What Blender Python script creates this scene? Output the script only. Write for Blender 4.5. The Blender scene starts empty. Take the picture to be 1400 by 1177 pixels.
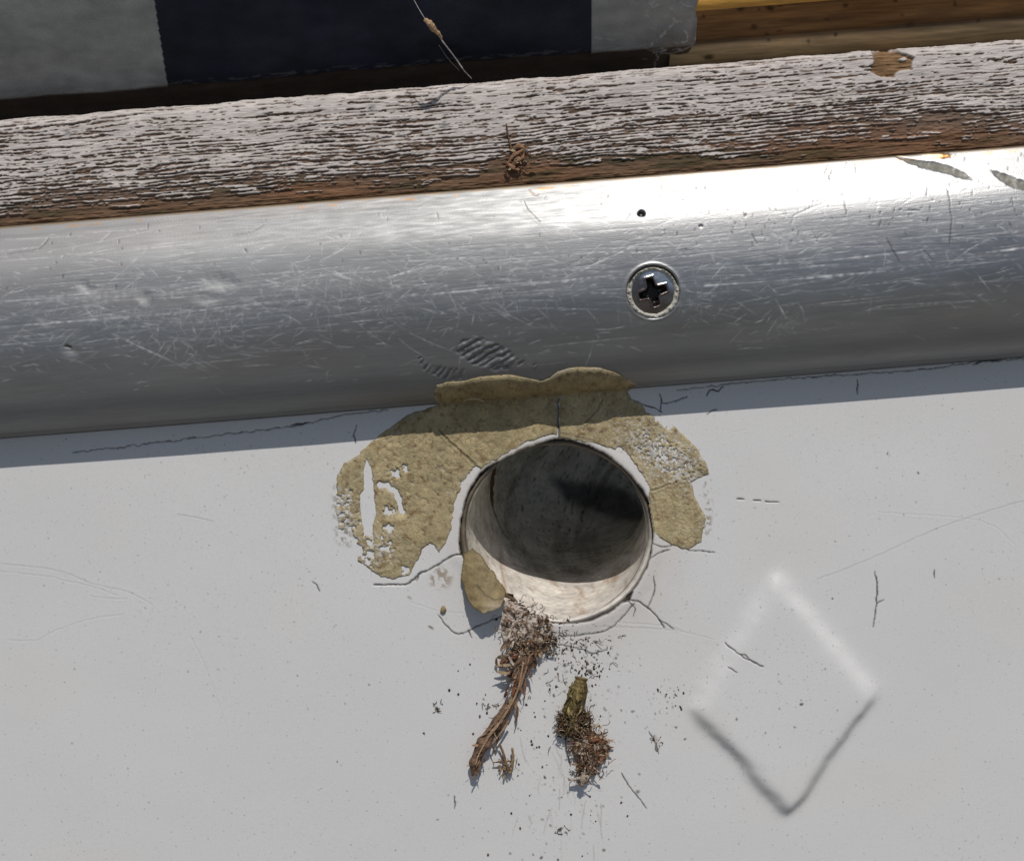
import bpy, math, random
import numpy as np
from mathutils import Matrix, Vector

# ------------------------------------------------------------------ frame, camera, light
S = 0.00014                      # metres per drawing unit (the hole is about 35 mm across)
D = 1750.0                       # camera distance in the same units
CX, CY = 700.0, 588.5
TILT = math.radians(70)          # the hull side leans back a little from upright
M = Matrix.Translation((0, 0, 1.0)) @ Matrix.Rotation(TILT, 4, 'X')
scene = bpy.context.scene
col = scene.collection

cam_d = bpy.data.cameras.new('camera')
cam = bpy.data.objects.new('camera', cam_d)
col.objects.link(cam)
cam.matrix_world = M @ Matrix.Translation((0, 0, D * S))
cam_d.sensor_fit = 'HORIZONTAL'
cam_d.sensor_width = 36.0
cam_d.lens = 36.0 * D / 1400.0
cam_d.clip_start = 0.01
cam_d.clip_end = 100.0
scene.camera = cam

sun_local = Vector((0.08, 0.77, 0.63)).normalized()
sun_world = (M.to_3x3() @ sun_local).normalized()
sun_d = bpy.data.lights.new('sun', 'SUN')
sun_d.energy = 3.6
sun_d.angle = math.radians(0.5)
sun_d.color = (1.0, 0.955, 0.89)
sun = bpy.data.objects.new('sun', sun_d)
col.objects.link(sun)
sun.rotation_euler = sun_world.to_track_quat('Z', 'Y').to_euler()
sun.location = (0, 0, 3)

world = bpy.data.worlds.new('World')
scene.world = world
world.use_nodes = True
wn = world.node_tree
wn.nodes.clear()
sky = wn.nodes.new('ShaderNodeTexSky')
sky.sky_type = 'NISHITA'
sky.sun_disc = False
sky.sun_elevation = math.asin(sun_world.z)
sky.sun_rotation = math.atan2(sun_world.x, sun_world.y)
bg = wn.nodes.new('ShaderNodeBackground')
bg.inputs['Strength'].default_value = 0.070
wo = wn.nodes.new('ShaderNodeOutputWorld')
wn.links.new(sky.outputs[0], bg.inputs[0])
wn.links.new(bg.outputs[0], wo.inputs[0])
scene.view_settings.view_transform = 'Standard'
scene.view_settings.look = 'None'
scene.view_settings.gamma = 1.0
scene.view_settings.exposure = -0.45
scene.cycles.max_bounces = 8
scene.cycles.diffuse_bounces = 5

# ------------------------------------------------------------------ numeric helpers
rng = np.random.RandomState(7)
random.seed(7)
_tab = rng.rand(16, 256, 256).astype(np.float32)

def vnoise(x, y, seed=0):
    x = np.asarray(x, dtype=np.float64) + 1000.0
    y = np.asarray(y, dtype=np.float64) + 1000.0
    t = _tab[seed % 16]
    xi = np.floor(x).astype(np.int64); yi = np.floor(y).astype(np.int64)
    fx = x - xi; fy = y - yi
    fx = fx * fx * (3 - 2 * fx); fy = fy * fy * (3 - 2 * fy)
    a = t[yi & 255, xi & 255]; b = t[yi & 255, (xi + 1) & 255]
    c = t[(yi + 1) & 255, xi & 255]; d = t[(yi + 1) & 255, (xi + 1) & 255]
    return (a * (1 - fx) + b * fx) * (1 - fy) + (c * (1 - fx) + d * fx) * fy - 0.5

def fbm(x, y, seed=0, oct=4, gain=0.5):
    s = 0; a = 1.0; n = 0
    for k in range(oct):
        s = s + a * vnoise(x * 2.03 ** k + 17.3 * k, y * 2.03 ** k + 9.1 * k, seed + k)
        n += a; a *= gain
    return s / n                       # about -0.5 .. 0.5

def sstep(a, b, x):
    t = np.clip((x - a) / (b - a), 0, 1)
    return t * t * (3 - 2 * t)

def seg_dist(px, py, a, b):
    ax, ay = a; bx, by = b
    dx, dy = bx - ax, by - ay
    L = dx * dx + dy * dy + 1e-9
    t = np.clip(((px - ax) * dx + (py - ay) * dy) / L, 0, 1)
    return np.hypot(px - ax - t * dx, py - ay - t * dy), t

def line_dist(px, py, pts):
    d = np.full(px.shape, 1e9)
    for a, b in zip(pts[:-1], pts[1:]):
        d = np.minimum(d, seg_dist(px, py, a, b)[0])
    return d

def poly_sdf(px, py, poly):
    """positive inside"""
    P = list(poly) + [poly[0]]
    d = line_dist(px, py, P)
    ins = np.zeros(px.shape, bool)
    for (ax, ay), (bx, by) in zip(P[:-1], P[1:]):
        c = (ay > py) != (by > py)
        with np.errstate(divide='ignore', invalid='ignore'):
            xx = (bx - ax) * (py - ay) / ((by - ay) if by != ay else 1e-9) + ax
        ins ^= c & (px < xx)
    return np.where(ins, d, -d)

def smooth_poly(poly, it=1):
    P = [tuple(p) for p in poly]
    for _ in range(it):
        Q = []
        for i in range(len(P)):
            a = P[i]; b = P[(i + 1) % len(P)]
            Q.append((a[0] * .75 + b[0] * .25, a[1] * .75 + b[1] * .25))
            Q.append((a[0] * .25 + b[0] * .75, a[1] * .25 + b[1] * .75))
        P = Q
    return P

def catmull(pts, n=8):
    pts = [np.array(p, float) for p in pts]
    P = [2 * pts[0] - pts[1]] + pts + [2 * pts[-1] - pts[-2]]
    out = []
    for i in range(1, len(P) - 2):
        for k in range(n):
            t = k / n
            p0, p1, p2, p3 = P[i - 1], P[i], P[i + 1], P[i + 2]
            out.append(0.5 * (2 * p1 + (p2 - p0) * t + (2 * p0 - 5 * p1 + 4 * p2 - p3) * t * t + (3 * p1 - p0 - 3 * p2 + p3) * t ** 3))
    out.append(pts[-1])
    return np.array(out)

class Canvas:
    """per-vertex values that are drawn on, in picture-plane units px, py (y down)"""
    def __init__(self, px, py):
        self.px, self.py = px, py
        self.h = np.zeros(px.shape)
        self.col = np.zeros(px.shape + (3,))
        self.ys = py.mean(axis=1)
    def win(self, x0, y0, x1, y1):
        px, py = self.px, self.py
        m = (px >= x0) & (px <= x1) & (py >= y0) & (py <= y1)
        r = np.where(m.any(axis=1))[0]; c = np.where(m.any(axis=0))[0]
        if len(r) == 0 or len(c) == 0: return None
        return (slice(r[0], r[-1] + 1), slice(c[0], c[-1] + 1))
    def sub(self, pts, pad):
        xs = [p[0] for p in pts]; ys = [p[1] for p in pts]
        # rows are nearly constant py on every sheet here; cheap bounding by first row/col
        return self.win(min(xs) - pad, min(ys) - pad, max(xs) + pad, max(ys) + pad)
    def mix(self, w, c, a):
        a = np.clip(a, 0, 1)[..., None]
        self.col[w] = self.col[w] * (1 - a) + np.array(c) * a
    def crack(self, pts, width=1.2, depth=1.5, c=(.03, .025, .02), k=0.95, jit=1.6, taper=True, lip=0.0, js=7.0):
        pts = catmull(pts, 4) if len(pts) > 2 else np.array(pts, float)
        w = self.sub(pts, width + 8)
        if w is None: return
        px = self.px[w] + jit * 2 * fbm(self.px[w] / js, self.py[w] / js, 3, 3)
        py = self.py[w] + jit * 2 * fbm(self.px[w] / js, self.py[w] / js, 8, 3)
        d = line_dist(px, py, pts)
        wl = width * (0.75 + 0.9 * fbm(px / 9, py / 9, 5, 2))
        if taper:
            e0 = np.hypot(px - pts[0][0], py - pts[0][1]); e1 = np.hypot(px - pts[-1][0], py - pts[-1][1])
            wl = wl * np.clip(np.minimum(e0, e1) / 10 + 0.35, 0, 1)
        m = 1 - sstep(wl * 0.5, wl * 0.5 + 1.1, d)
        self.h[w] -= depth * m
        if lip: self.h[w] += lip * np.exp(-((d - wl * .5 - 1.6) / 1.4) ** 2)
        self.mix(w, c, m * k)
    def blob(self, x, y, rx, ry=None, rot=0, c=(.1, .08, .06), k=.9, h=0.0, soft=.5, rough=.35, seed=1, ns=4.0):
        ry = ry or rx
        R = max(rx, ry) * 1.7 + 2
        w = self.win(x - R, y - R, x + R, y + R)
        if w is None: return
        dx = self.px[w] - x; dy = self.py[w] - y
        ca, sa = math.cos(rot), math.sin(rot)
        u = (dx * ca + dy * sa) / rx; v = (-dx * sa + dy * ca) / ry
        r = np.hypot(u, v) + rough * 2 * fbm(self.px[w] / ns, self.py[w] / ns, seed, 3)
        m = 1 - sstep(1 - soft, 1 + soft * .3, r)
        self.h[w] += h * m
        if c is not None: self.mix(w, c, m * k)

# ------------------------------------------------------------------ mesh / object helpers
def to_local(px, py, z=0.0):
    f = (D - z) / D
    return (px - CX) * f, (CY - py) * f

def put(name, me, mat, parent=None, origin=(0, 0, 0)):
    o = bpy.data.objects.new(name, me)
    col.objects.link(o)
    if mat is not None and me is not None and not me.materials: me.materials.append(mat)
    if parent is None:
        o.matrix_world = M @ Matrix.Translation(Vector(origin) * S)
    else:
        o.parent = parent
    return o

def empty(name, origin=(0, 0, 0)):
    o = bpy.data.objects.new(name, None)
    o.empty_display_size = 0.005
    col.objects.link(o)
    o.matrix_world = M @ Matrix.Translation(Vector(origin) * S)
    o['_org'] = 0
    del o['_org']
    return o

def tag(o, label=None, cat=None, group=None, kind=None):
    if label: o['label'] = label
    if cat: o['category'] = cat
    if group: o['group'] = group
    if kind: o['kind'] = kind
    return o

def mesh_np(name, V, F, attrs=None, origin=(0, 0, 0), smooth=True):
    """V (n,3) in drawing units, F (m,4) or (m,3) ints"""
    me = bpy.data.meshes.new(name)
    V = (np.asarray(V, float) - np.array(origin)) * S
    F = np.asarray(F, np.int32)
    n, m, k = len(V), len(F), F.shape[1]
    me.vertices.add(n); me.vertices.foreach_set('co', V.astype(np.float32).ravel())
    me.loops.add(m * k); me.loops.foreach_set('vertex_index', F.ravel())
    me.polygons.add(m)
    me.polygons.foreach_set('loop_start', np.arange(0, m * k, k, dtype=np.int32))
    me.update(calc_edges=True)
    me.validate()
    if smooth:
        me.polygons.foreach_set('use_smooth', np.ones(len(me.polygons), bool))
    for an, av in (attrs or {}).items():
        av = np.asarray(av, np.float32)
        if av.ndim == 2 and av.shape[1] == 3 and an != 'suv':
            a = me.color_attributes.new(an, 'FLOAT_COLOR', 'POINT')
            c = np.ones((n, 4), np.float32); c[:, :3] = av
            a.data.foreach_set('color', c.ravel())
        elif av.ndim == 2:
            a = me.attributes.new(an, 'FLOAT_VECTOR', 'POINT'); a.data.foreach_set('vector', av.ravel())
        else:
            a = me.attributes.new(an, 'FLOAT', 'POINT'); a.data.foreach_set('value', av.ravel())
    return me

def grid_mesh(name, P, mask=None, attrs=None, origin=(0, 0, 0), flip=False):
    """P (ny,nx,3); mask (ny-1,nx-1) of faces kept"""
    ny, nx = P.shape[:2]
    idx = np.arange(ny * nx).reshape(ny, nx)
    a = idx[:-1, :-1]; b = idx[:-1, 1:]; c = idx[1:, 1:]; d = idx[1:, :-1]
    F = np.stack([a, d, c, b], -1) if not flip else np.stack([a, b, c, d], -1)
    F = F[mask] if mask is not None else F.reshape(-1, 4)
    used = np.unique(F)
    re = np.full(ny * nx, -1, np.int64); re[used] = np.arange(len(used))
    at = {k: v.reshape(ny * nx, -1)[used] if v.ndim == 3 else v.ravel()[used] for k, v in (attrs or {}).items()}
    return mesh_np(name, P.reshape(-1, 3)[used], re[F], at, origin)

class MB:
    def __init__(self): self.V = []; self.F = []; self.C = []
    def tube(self, pts, rad, c=(.2, .15, .1), n=6, cap=True, rough=0.0, flat=1.0):
        pts = np.array(pts, float); m = len(pts)
        rad = np.full(m, rad) if np.isscalar(rad) else np.array(rad)
        T = np.gradient(pts, axis=0); T /= np.linalg.norm(T, axis=1)[:, None] + 1e-9
        base = len(self.V)
        up = np.array([0, 0, 1.0])
        for i in range(m):
            t = T[i]; r = np.cross(t, up)
            if np.linalg.norm(r) < 1e-3: r = np.array([1.0, 0, 0])
            r /= np.linalg.norm(r); q = np.cross(r, t)
            for k in range(n):
                a = 2 * math.pi * k / n
                rr = rad[i] * (1 + (rough(i / (m - 1), k / n) if callable(rough) else rough * (random.random() * 2 - 1)))
                self.V.append(pts[i] + rr * (math.cos(a) * r + flat * math.sin(a) * q))
                cc = np.array(c if not callable(c) else c(i / (m - 1), k / n))
                self.C.append(cc)
        for i in range(m - 1):
            for k in range(n):
                a = base + i * n + k; b = base + i * n + (k + 1) % n
                self.F.append((a, b, b + n, a + n))
        if cap:
            for e, o in ((0, base), (m - 1, base + (m - 1) * n)):
                self.V.append(pts[e]); self.C.append(self.C[o]); ci = len(self.V) - 1
                for k in range(n):
                    a, b = o + k, o + (k + 1) % n
                    self.F.append((a, ci, ci, b) if e == 0 else (a, b, ci, ci))
    def lump(self, c0, r, c=(.2, .15, .1), rough=.35, n=6, m=4, squash=1.0):
        c0 = np.array(c0, float); base = len(self.V)
        rx = r * random.uniform(.7, 1.3); ry = r * random.uniform(.7, 1.3)
        ro = random.uniform(0, 6.28); ca, sa = math.cos(ro), math.sin(ro)
        for i in range(m + 1):
            ph = math.pi * i / m
            for k in range(n):
                a = 2 * math.pi * k / n
                f = 1 + rough * (random.random() * 2 - 1) if 0 < i < m else 1
                x = rx * math.sin(ph) * math.cos(a) * f; y = ry * math.sin(ph) * math.sin(a) * f
                z = r * squash * math.cos(ph) * f
                self.V.append(c0 + np.array([x * ca - y * sa, x * sa + y * ca, z])); self.C.append(np.array(c))
        for i in range(m):
            for k in range(n):
                a = base + i * n + k; b = base + i * n + (k + 1) % n
                self.F.append((a, a + n, b + n, b))
    def mesh(self, name, origin=(0, 0, 0), smooth=True):
        V = np.array(self.V); F = np.array(self.F)
        me = bpy.data.meshes.new(name)
        faces = []
        for f in self.F:
            g = []
            for i in f:
                if i not in g: g.append(i)
            if len(g) > 2: faces.append(g)
        me.from_pydata([tuple(v) for v in (V - np.array(origin)) * S], [], faces)
        me.validate()
        if smooth: me.polygons.foreach_set('use_smooth', np.ones(len(me.polygons), bool))
        a = me.color_attributes.new('albedo', 'FLOAT_COLOR', 'POINT')
        c = np.ones((len(V), 4), np.float32); c[:, :3] = np.array(self.C)
        a.data.foreach_set('color', c.ravel())
        me.update()
        return me

# ------------------------------------------------------------------ materials
def material(name, rough=.5, metallic=0.0, spec=.5, grains=(), bumps=(), rough_noise=None, attr='albedo', coords='object', sub=0.0):
    """albedo attribute x small colour noise; grains: (scale, amount, stretch); bumps: (scale, height units, stretch)"""
    m = bpy.data.materials.new(name); m.use_nodes = True
    nt = m.node_tree; N = nt.nodes; L = nt.links; N.clear()
    out = N.new('ShaderNodeOutputMaterial'); b = N.new('ShaderNodeBsdfPrincipled')
    L.new(b.outputs[0], out.inputs[0])
    b.inputs['Roughness'].default_value = rough; b.inputs['Metallic'].default_value = metallic
    b.inputs['Specular IOR Level'].default_value = spec
    at = N.new('ShaderNodeAttribute'); at.attribute_name = attr
    if coords == 'object':
        tc = N.new('ShaderNodeTexCoord'); mp = N.new('ShaderNodeMapping'); mp.inputs['Scale'].default_value = (1 / S,) * 3
        L.new(tc.outputs['Object'], mp.inputs[0]); vec = mp.outputs[0]
    else:
        tc = N.new('ShaderNodeAttribute'); tc.attribute_name = coords; vec = tc.outputs['Vector']
    def noise(scale, stretch, detail=3):
        mp = N.new('ShaderNodeMapping'); mp.inputs['Scale'].default_value = (scale / stretch, scale, scale)
        L.new(vec, mp.inputs[0])
        n = N.new('ShaderNodeTexNoise'); n.inputs['Scale'].default_value = 1.0; n.inputs['Detail'].default_value = detail
        L.new(mp.outputs[0], n.inputs['Vector'])
        return n.outputs['Fac']
    c = at.outputs['Color']
    for g in grains:
        sc, am, st = g[:3]
        f = noise(sc, st)
        r = N.new('ShaderNodeMapRange'); r.inputs['From Min'].default_value = .3; r.inputs['From Max'].default_value = .7
        r.inputs['To Min'].default_value = 1 - am; r.inputs['To Max'].default_value = 1 + am * .6
        L.new(f, r.inputs['Value'])
        v = N.new('ShaderNodeVectorMath'); v.operation = 'SCALE'
        L.new(c, v.inputs[0]); L.new(r.outputs[0], v.inputs['Scale']); c = v.outputs[0]
    L.new(c, b.inputs['Base Color'])
    prev = None
    for sc, hh, st in bumps:
        f = noise(sc, st)
        bp = N.new('ShaderNodeBump'); bp.inputs['Distance'].default_value = hh * S; bp.inputs['Strength'].default_value = 1
        L.new(f, bp.inputs['Height'])
        if prev: L.new(prev, bp.inputs['Normal'])
        prev = bp.outputs[0]
    if prev: L.new(prev, b.inputs['Normal'])
    if rough_noise:
        sc, lo, hi, st = rough_noise
        f = noise(sc, st)
        r = N.new('ShaderNodeMapRange'); r.inputs['From Min'].default_value = .3; r.inputs['From Max'].default_value = .7
        r.inputs['To Min'].default_value = lo; r.inputs['To Max'].default_value = hi
        L.new(f, r.inputs['Value'])
        ra = N.new('ShaderNodeAttribute'); ra.attribute_name = 'rgh'
        ad = N.new('ShaderNodeMath'); ad.operation = 'ADD'; ad.use_clamp = True
        L.new(r.outputs[0], ad.inputs[0]); L.new(ra.outputs['Fac'], ad.inputs[1])
        L.new(ad.outputs[0], b.inputs['Roughness'])
    return m

MAT = {}
MAT['gel'] = material('white_gelcoat', .42, spec=.35, grains=[(.35, .035, 1), (.006, .02, 1.5)], bumps=[(.5, .08, 1)])
MAT['putty'] = material('tan_putty', .85, spec=.2, grains=[(.45, .12, 1), (1.1, .10, 1), (.04, .16, 1)], bumps=[(.5, 1.0, 1), (1.2, .4, 1)])
MAT['alu'] = material('worn_aluminium', .4, metallic=.88, grains=[(.5, .05, 25), (.03, .06, 3)],
                      bumps=[(.9, .10, 30), (.7, .12, 1.5)], rough_noise=(.25, .36, .48, 8), coords='suv')
nt_ = MAT['alu'].node_tree; a_ = nt_.nodes.new('ShaderNodeAttribute'); a_.attribute_name = 'mtl'
nt_.links.new(a_.outputs['Fac'], next(n for n in nt_.nodes if n.type == 'BSDF_PRINCIPLED').inputs['Metallic'])
MAT['wood'] = material('weathered_wood', .8, spec=.2, grains=[(.5, .22, 8), (.05, .12, 2)], bumps=[(.5, .7, 6)], coords='suv')
MAT['fabric'] = material('worn_cloth_tape', .75, spec=.25, grains=[(.6, .14, 1), (.05, .18, 1.5), (.015, .12, 2)], bumps=[(.7, .6, 1)])
MAT['varnish'] = material('old_varnish', .45, spec=.4, grains=[(.2, .25, 12), (.03, .2, 3)], bumps=[(.3, .5, 4)])
MAT['pipe'] = material('grimy_plastic', .5, spec=.35, grains=[(.12, .18, 1), (.03, .25, 1.5)], bumps=[(.2, .4, 1)])
MAT['steel'] = material('dull_steel', .32, metallic=.95, grains=[(.4, .2, 1)], bumps=[(.3, .2, 1)])
MAT['debris'] = material('dry_fibres', .85, spec=.15, grains=[(.4, .3, 2)], bumps=[(.6, .8, 2)])
MAT['bark'] = material('dry_bark', .85, spec=.15, grains=[(.35, .35, 1), (.1, .2, 1)], bumps=[(.35, 1.6, 1)])
MAT['flake'] = material('putty_flake', .6, spec=.3, grains=[(.3, .16, 1), (.07, .25, 1.6)], bumps=[(.3, .6, 1)])

WHITE = np.array((.715, .708, .700))
TAN = np.array((.445, .365, .21))

def pepper(m, scale, lo, hi, amount):
    nt = m.node_tree; b = next(n for n in nt.nodes if n.type == 'BSDF_PRINCIPLED'); src = b.inputs['Base Color'].links[0].from_socket
    tc = nt.nodes.new('ShaderNodeTexCoord'); mp = nt.nodes.new('ShaderNodeMapping'); mp.inputs['Scale'].default_value = (scale / S,) * 3
    nt.links.new(tc.outputs['Object'], mp.inputs[0]); n = nt.nodes.new('ShaderNodeTexNoise'); n.inputs['Scale'].default_value = 1; n.inputs['Detail'].default_value = 1
    nt.links.new(mp.outputs[0], n.inputs['Vector']); r = nt.nodes.new('ShaderNodeMapRange'); r.interpolation_type = 'SMOOTHSTEP'
    r.inputs['From Min'].default_value = lo; r.inputs['From Max'].default_value = hi; r.inputs['To Min'].default_value = 1; r.inputs['To Max'].default_value = 1 - amount
    nt.links.new(n.outputs['Fac'], r.inputs['Value']); v = nt.nodes.new('ShaderNodeVectorMath'); v.operation = 'SCALE'
    nt.links.new(src, v.inputs[0]); nt.links.new(r.outputs[0], v.inputs['Scale']); nt.links.new(v.outputs[0], b.inputs['Base Color'])
pepper(MAT['gel'], .22, .70, .78, .30); pepper(MAT['gel'], .45, .66, .76, .14)
# ------------------------------------------------------------------ unseen ground, added below to bounce sunlight up
def ground():
    m = bpy.data.materials.new('bounce_gravel'); m.use_nodes = True; nt = m.node_tree; b = nt.nodes['Principled BSDF']
    n = nt.nodes.new('ShaderNodeTexNoise'); n.inputs['Scale'].default_value = 14; n.inputs['Detail'].default_value = 6
    r = nt.nodes.new('ShaderNodeValToRGB'); r.color_ramp.elements[0].color = (.09, .08, .06, 1); r.color_ramp.elements[1].color = (.20, .18, .15, 1)
    r.color_ramp.elements[0].position = .35; r.color_ramp.elements[1].position = .65
    tc = nt.nodes.new('ShaderNodeTexCoord'); nt.links.new(tc.outputs['Object'], n.inputs['Vector'])
    nt.links.new(n.outputs['Fac'], r.inputs[0]); nt.links.new(r.outputs[0], b.inputs['Base Color']); b.inputs['Roughness'].default_value = .95
    me = bpy.data.meshes.new('ground')
    N_ = 24; V = []; F = []
    for i in range(N_ + 1):
        for j in range(N_ + 1):
            V.append(((i / N_ - .5) * 90, (j / N_ - .5) * 90, 0.02 * random.random()))
    for i in range(N_):
        for j in range(N_):
            a = i * (N_ + 1) + j; F.append((a, a + N_ + 1, a + N_ + 2, a + 1))
    me.from_pydata(V, [], F); me.materials.append(m)
    o = bpy.data.objects.new('ground', me); col.objects.link(o); o['kind'] = 'structure'; o['label'] = 'unseen gravel sheet added below the boat to bounce sunlight up'
ground()
# ------------------------------------------------------------------ hull panel
HOLE = [(763.2, 598.2), (783.6, 602), (811.6, 611), (834.6, 625), (855, 641.6), (870.3, 659.4), (883, 674.7), (889.4, 695),
        (893.2, 723), (889.4, 759), (880.5, 782), (861.4, 811), (844.8, 826.5), (824.4, 841.7), (798.9, 849.4), (760, 851.5),
        (725, 845), (702, 832), (686.7, 817.5), (663.7, 795), (645, 775), (630, 759), (628, 736), (632, 702.8), (637, 679.8), (645.9, 662),
        (658.6, 642.9), (684, 630), (709.6, 616), (737.7, 606.4)]
DIA = [(1061, 787), (1196, 950), (1077, 1110), (946, 970)]

def axis(lo, a, b, hi, step, coarse):
    return np.concatenate([np.arange(lo, a, coarse), np.arange(a, b, step), np.arange(b, hi + 1, coarse)])

xs = axis(-700, -10, 1410, 2100, 1.25, 60)
ys = axis(330, 480, 1187, 1900, 1.25, 50)
PX, PY = np.meshgrid(xs, ys)
cv = Canvas(PX, PY)
def cwin(x0, y0, x1, y1):
    r = np.where((ys >= y0) & (ys <= y1))[0]; c = np.where((xs >= x0) & (xs <= x1))[0]
    if len(r) == 0 or len(c) == 0: return None
    return (slice(r[0], r[-1] + 1), slice(c[0], c[-1] + 1))
cv.win = cwin
cv.col[:] = WHITE
# broad unevenness of the moulded skin
cv.h += 5.0 * fbm(PX / 420, PY / 420, 2, 2) + 0.5 * fbm(PX / 60, PY / 60, 6, 2)
cv.h *= sstep(500, 640, PY) * .8 + .2
t = fbm(PX / 400, PY / 300, 4, 2)
cv.col *= (1 + .05 * t)[..., None]
cv.col *= 1 - np.array([.0, .01, .03]) * sstep(.0, .3, fbm(PX / 180, PY / 120, 9, 3))[..., None]
# faint yellowing and grime near hole
w = cv.win(560, 560, 960, 960)
d = np.hypot((PX[w] - 762) / 1.0, (PY[w] - 735))
cv.mix(w, (.60, .53, .47), sstep(215, 125, d) * (.25 + .5 * (fbm(PX[w] / 30, PY[w] / 30, 5, 4) + .2)))
# diamond
w = cv.win(890, 730, 1260, 1170)
jx = PX[w] + 9 * fbm(PX[w] / 45, PY[w] / 45, 11, 3); jy = PY[w] + 9 * fbm(PX[w] / 45, PY[w] / 45, 12, 2)
c_edges = [(DIA[0], DIA[1], 11, 0), (DIA[1], DIA[2], 6.5, 0), (DIA[2], DIA[3], 8, 0), (DIA[3], DIA[0], 11, 0)]
hh = np.ones(jx.shape) * 11.0
# signed distance to every side, each with its own softness
for (a, b, wd, _h) in c_edges:
    ex, ey = b[0] - a[0], b[1] - a[1]; Ln = math.hypot(ex, ey)
    sd = (-(jx - a[0]) * ey + (jy - a[1]) * ex) / Ln
    f = .5 + .5 * np.tanh(sd / wd)
    k = 8.0
    hh = np.minimum(hh, 9.5 * f) if False else hh * f
w_dia = hh
HH0 = hh * sstep(890, 925, PX[w]) * sstep(1258, 1222, PX[w]) * sstep(732, 752, PY[w]) * sstep(1168, 1145, PY[w])
cv.h[w] += HH0
# the plateau sinks a little towards the top
cv.h[w] += 3.5 * (hh / 12.0) * ((jy - 790) / 320) ** 2
hh = hh * sstep(890, 925, PX[w]) * sstep(1258, 1222, PX[w]) * sstep(732, 752, PY[w]) * sstep(1168, 1145, PY[w])
edge_d = np.exp(-((hh / 12.0 - .2) / .1) ** 2) * sstep(940, 1010, PY[w]) * sstep(-.1, .2, fbm(PX[w] / 6, PY[w] / 6, 5, 4))
cv.mix(w, (.3, .27, .23), edge_d * .22)
sd_dia = np.full(PX.shape, -99.0); sd_dia[w] = poly_sdf(PX[w], PY[w], DIA)

# cracks
K = (.035, .028, .022)
C = [([(511.6, 800), (535, 799), (557, 798), (573, 785.5), (593, 775), (618.6, 760), (634, 757)], 2.0, 2.5),
     ([(599, 840), (610, 855), (627.6, 866.6), (654, 855.6), (686, 842)], 1.3, 1.2),
     ([(861.7, 820), (880.6, 826.4), (900, 846), (908, 858)], 1.6, 1.5),
     ([(867, 825), (849, 845), (830, 861), (799, 867), (767, 870)], 1.1, 1.2),
     ([(764, 881), (790, 886), (811, 893), (830, 887)], 1.0, .8),
     ([(890.7, 762.7), (900, 755), (916, 751)], 1.2, 1),
     ([(894.5, 787), (894, 810), (885.6, 829)], 1.0, 1),
     ([(941, 752), (960, 753), (977, 755.5)], 1.4, 1),
     ([(1196.6, 781), (1199, 797), (1198.5, 823), (1194, 857)], 1.5, 1.5),
     ([(1199, 824), (1209, 819.4)], 1.1, 1),
     ([(990.8, 878.6), (1008.9, 892.6), (1042, 910)], 1.5, 1.5),
     ([(995, 910), (1006, 917.6)], 1.2, 1),
     ([(426.5, 795), (433, 800), (437, 808)], 1.2, 1),
     
     ([(1172.7, 519), (1172, 539)], 1.0, .6),
     ([(901.7, 538), (904, 548), (903.4, 562)], 1.2, 1),
     ([(872, 549), (882, 555), (893, 557), (905, 563)], 1.3, 1),
     ([(905, 551), (918, 550), (939, 543)], 1.4, 1),
     ([(488, 581), (484, 593), (486, 606)], 1.0, .8),
     ([(966, 566), (980, 559)], 1.0, .6),
     ([(850, 1056), (862, 1076), (884, 1104)], 1.0, .6),
     ([(888, 1000), (896, 1016), (900, 1030)], 1.2, .6),
     ([(622, 1088), (622, 1104)], 1.2, .6), ([(640, 861), (646, 872)], .7, .5), ([(573, 786), (569, 793)], .8, .6), ([(1008.9, 892.6), (1018, 893), (1024, 900)], .8, .6),
     ([(900, 846), (921, 859)], 1.0, .8), ([(892, 742), (905, 747), (918, 746)], .9, .7), ([(860, 822), (868, 832), (866, 842)], .7, .5), ([(1278, 779), (1277, 790)], 1.1, .4)]
C.append(([(763.3, 538), (762.8, 570), (763.6, 600)], 3.2, 1.2))
for pts, wd, dp in C: cv.crack(pts, wd * .8, dp * .7, K, k=.9, lip=.0)
# seam of old sealant under the rail
cv.crack([(100, 619), (178, 610), (240, 602), (308, 593.7), (398, 583), (421, 578), (480, 566), (530, 560)], .8, .7, K, k=.75, jit=2.4)
cv.crack([(398, 581), (424, 577)], 1.6, 1.0, K)
cv.crack([(925, 533), (960, 530), (1057, 519), (1160, 512), (1263, 505), (1331, 495), (1410, 489)], .8, .7, K, k=.75, jit=2.2)
cv.crack([(966, 541), (972, 533), (982, 534), (988, 529)], 1.3, 1, K)
cv.crack([(1330, 499), (1350, 492), (1370, 493)], 1.3, 1, K)
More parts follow.
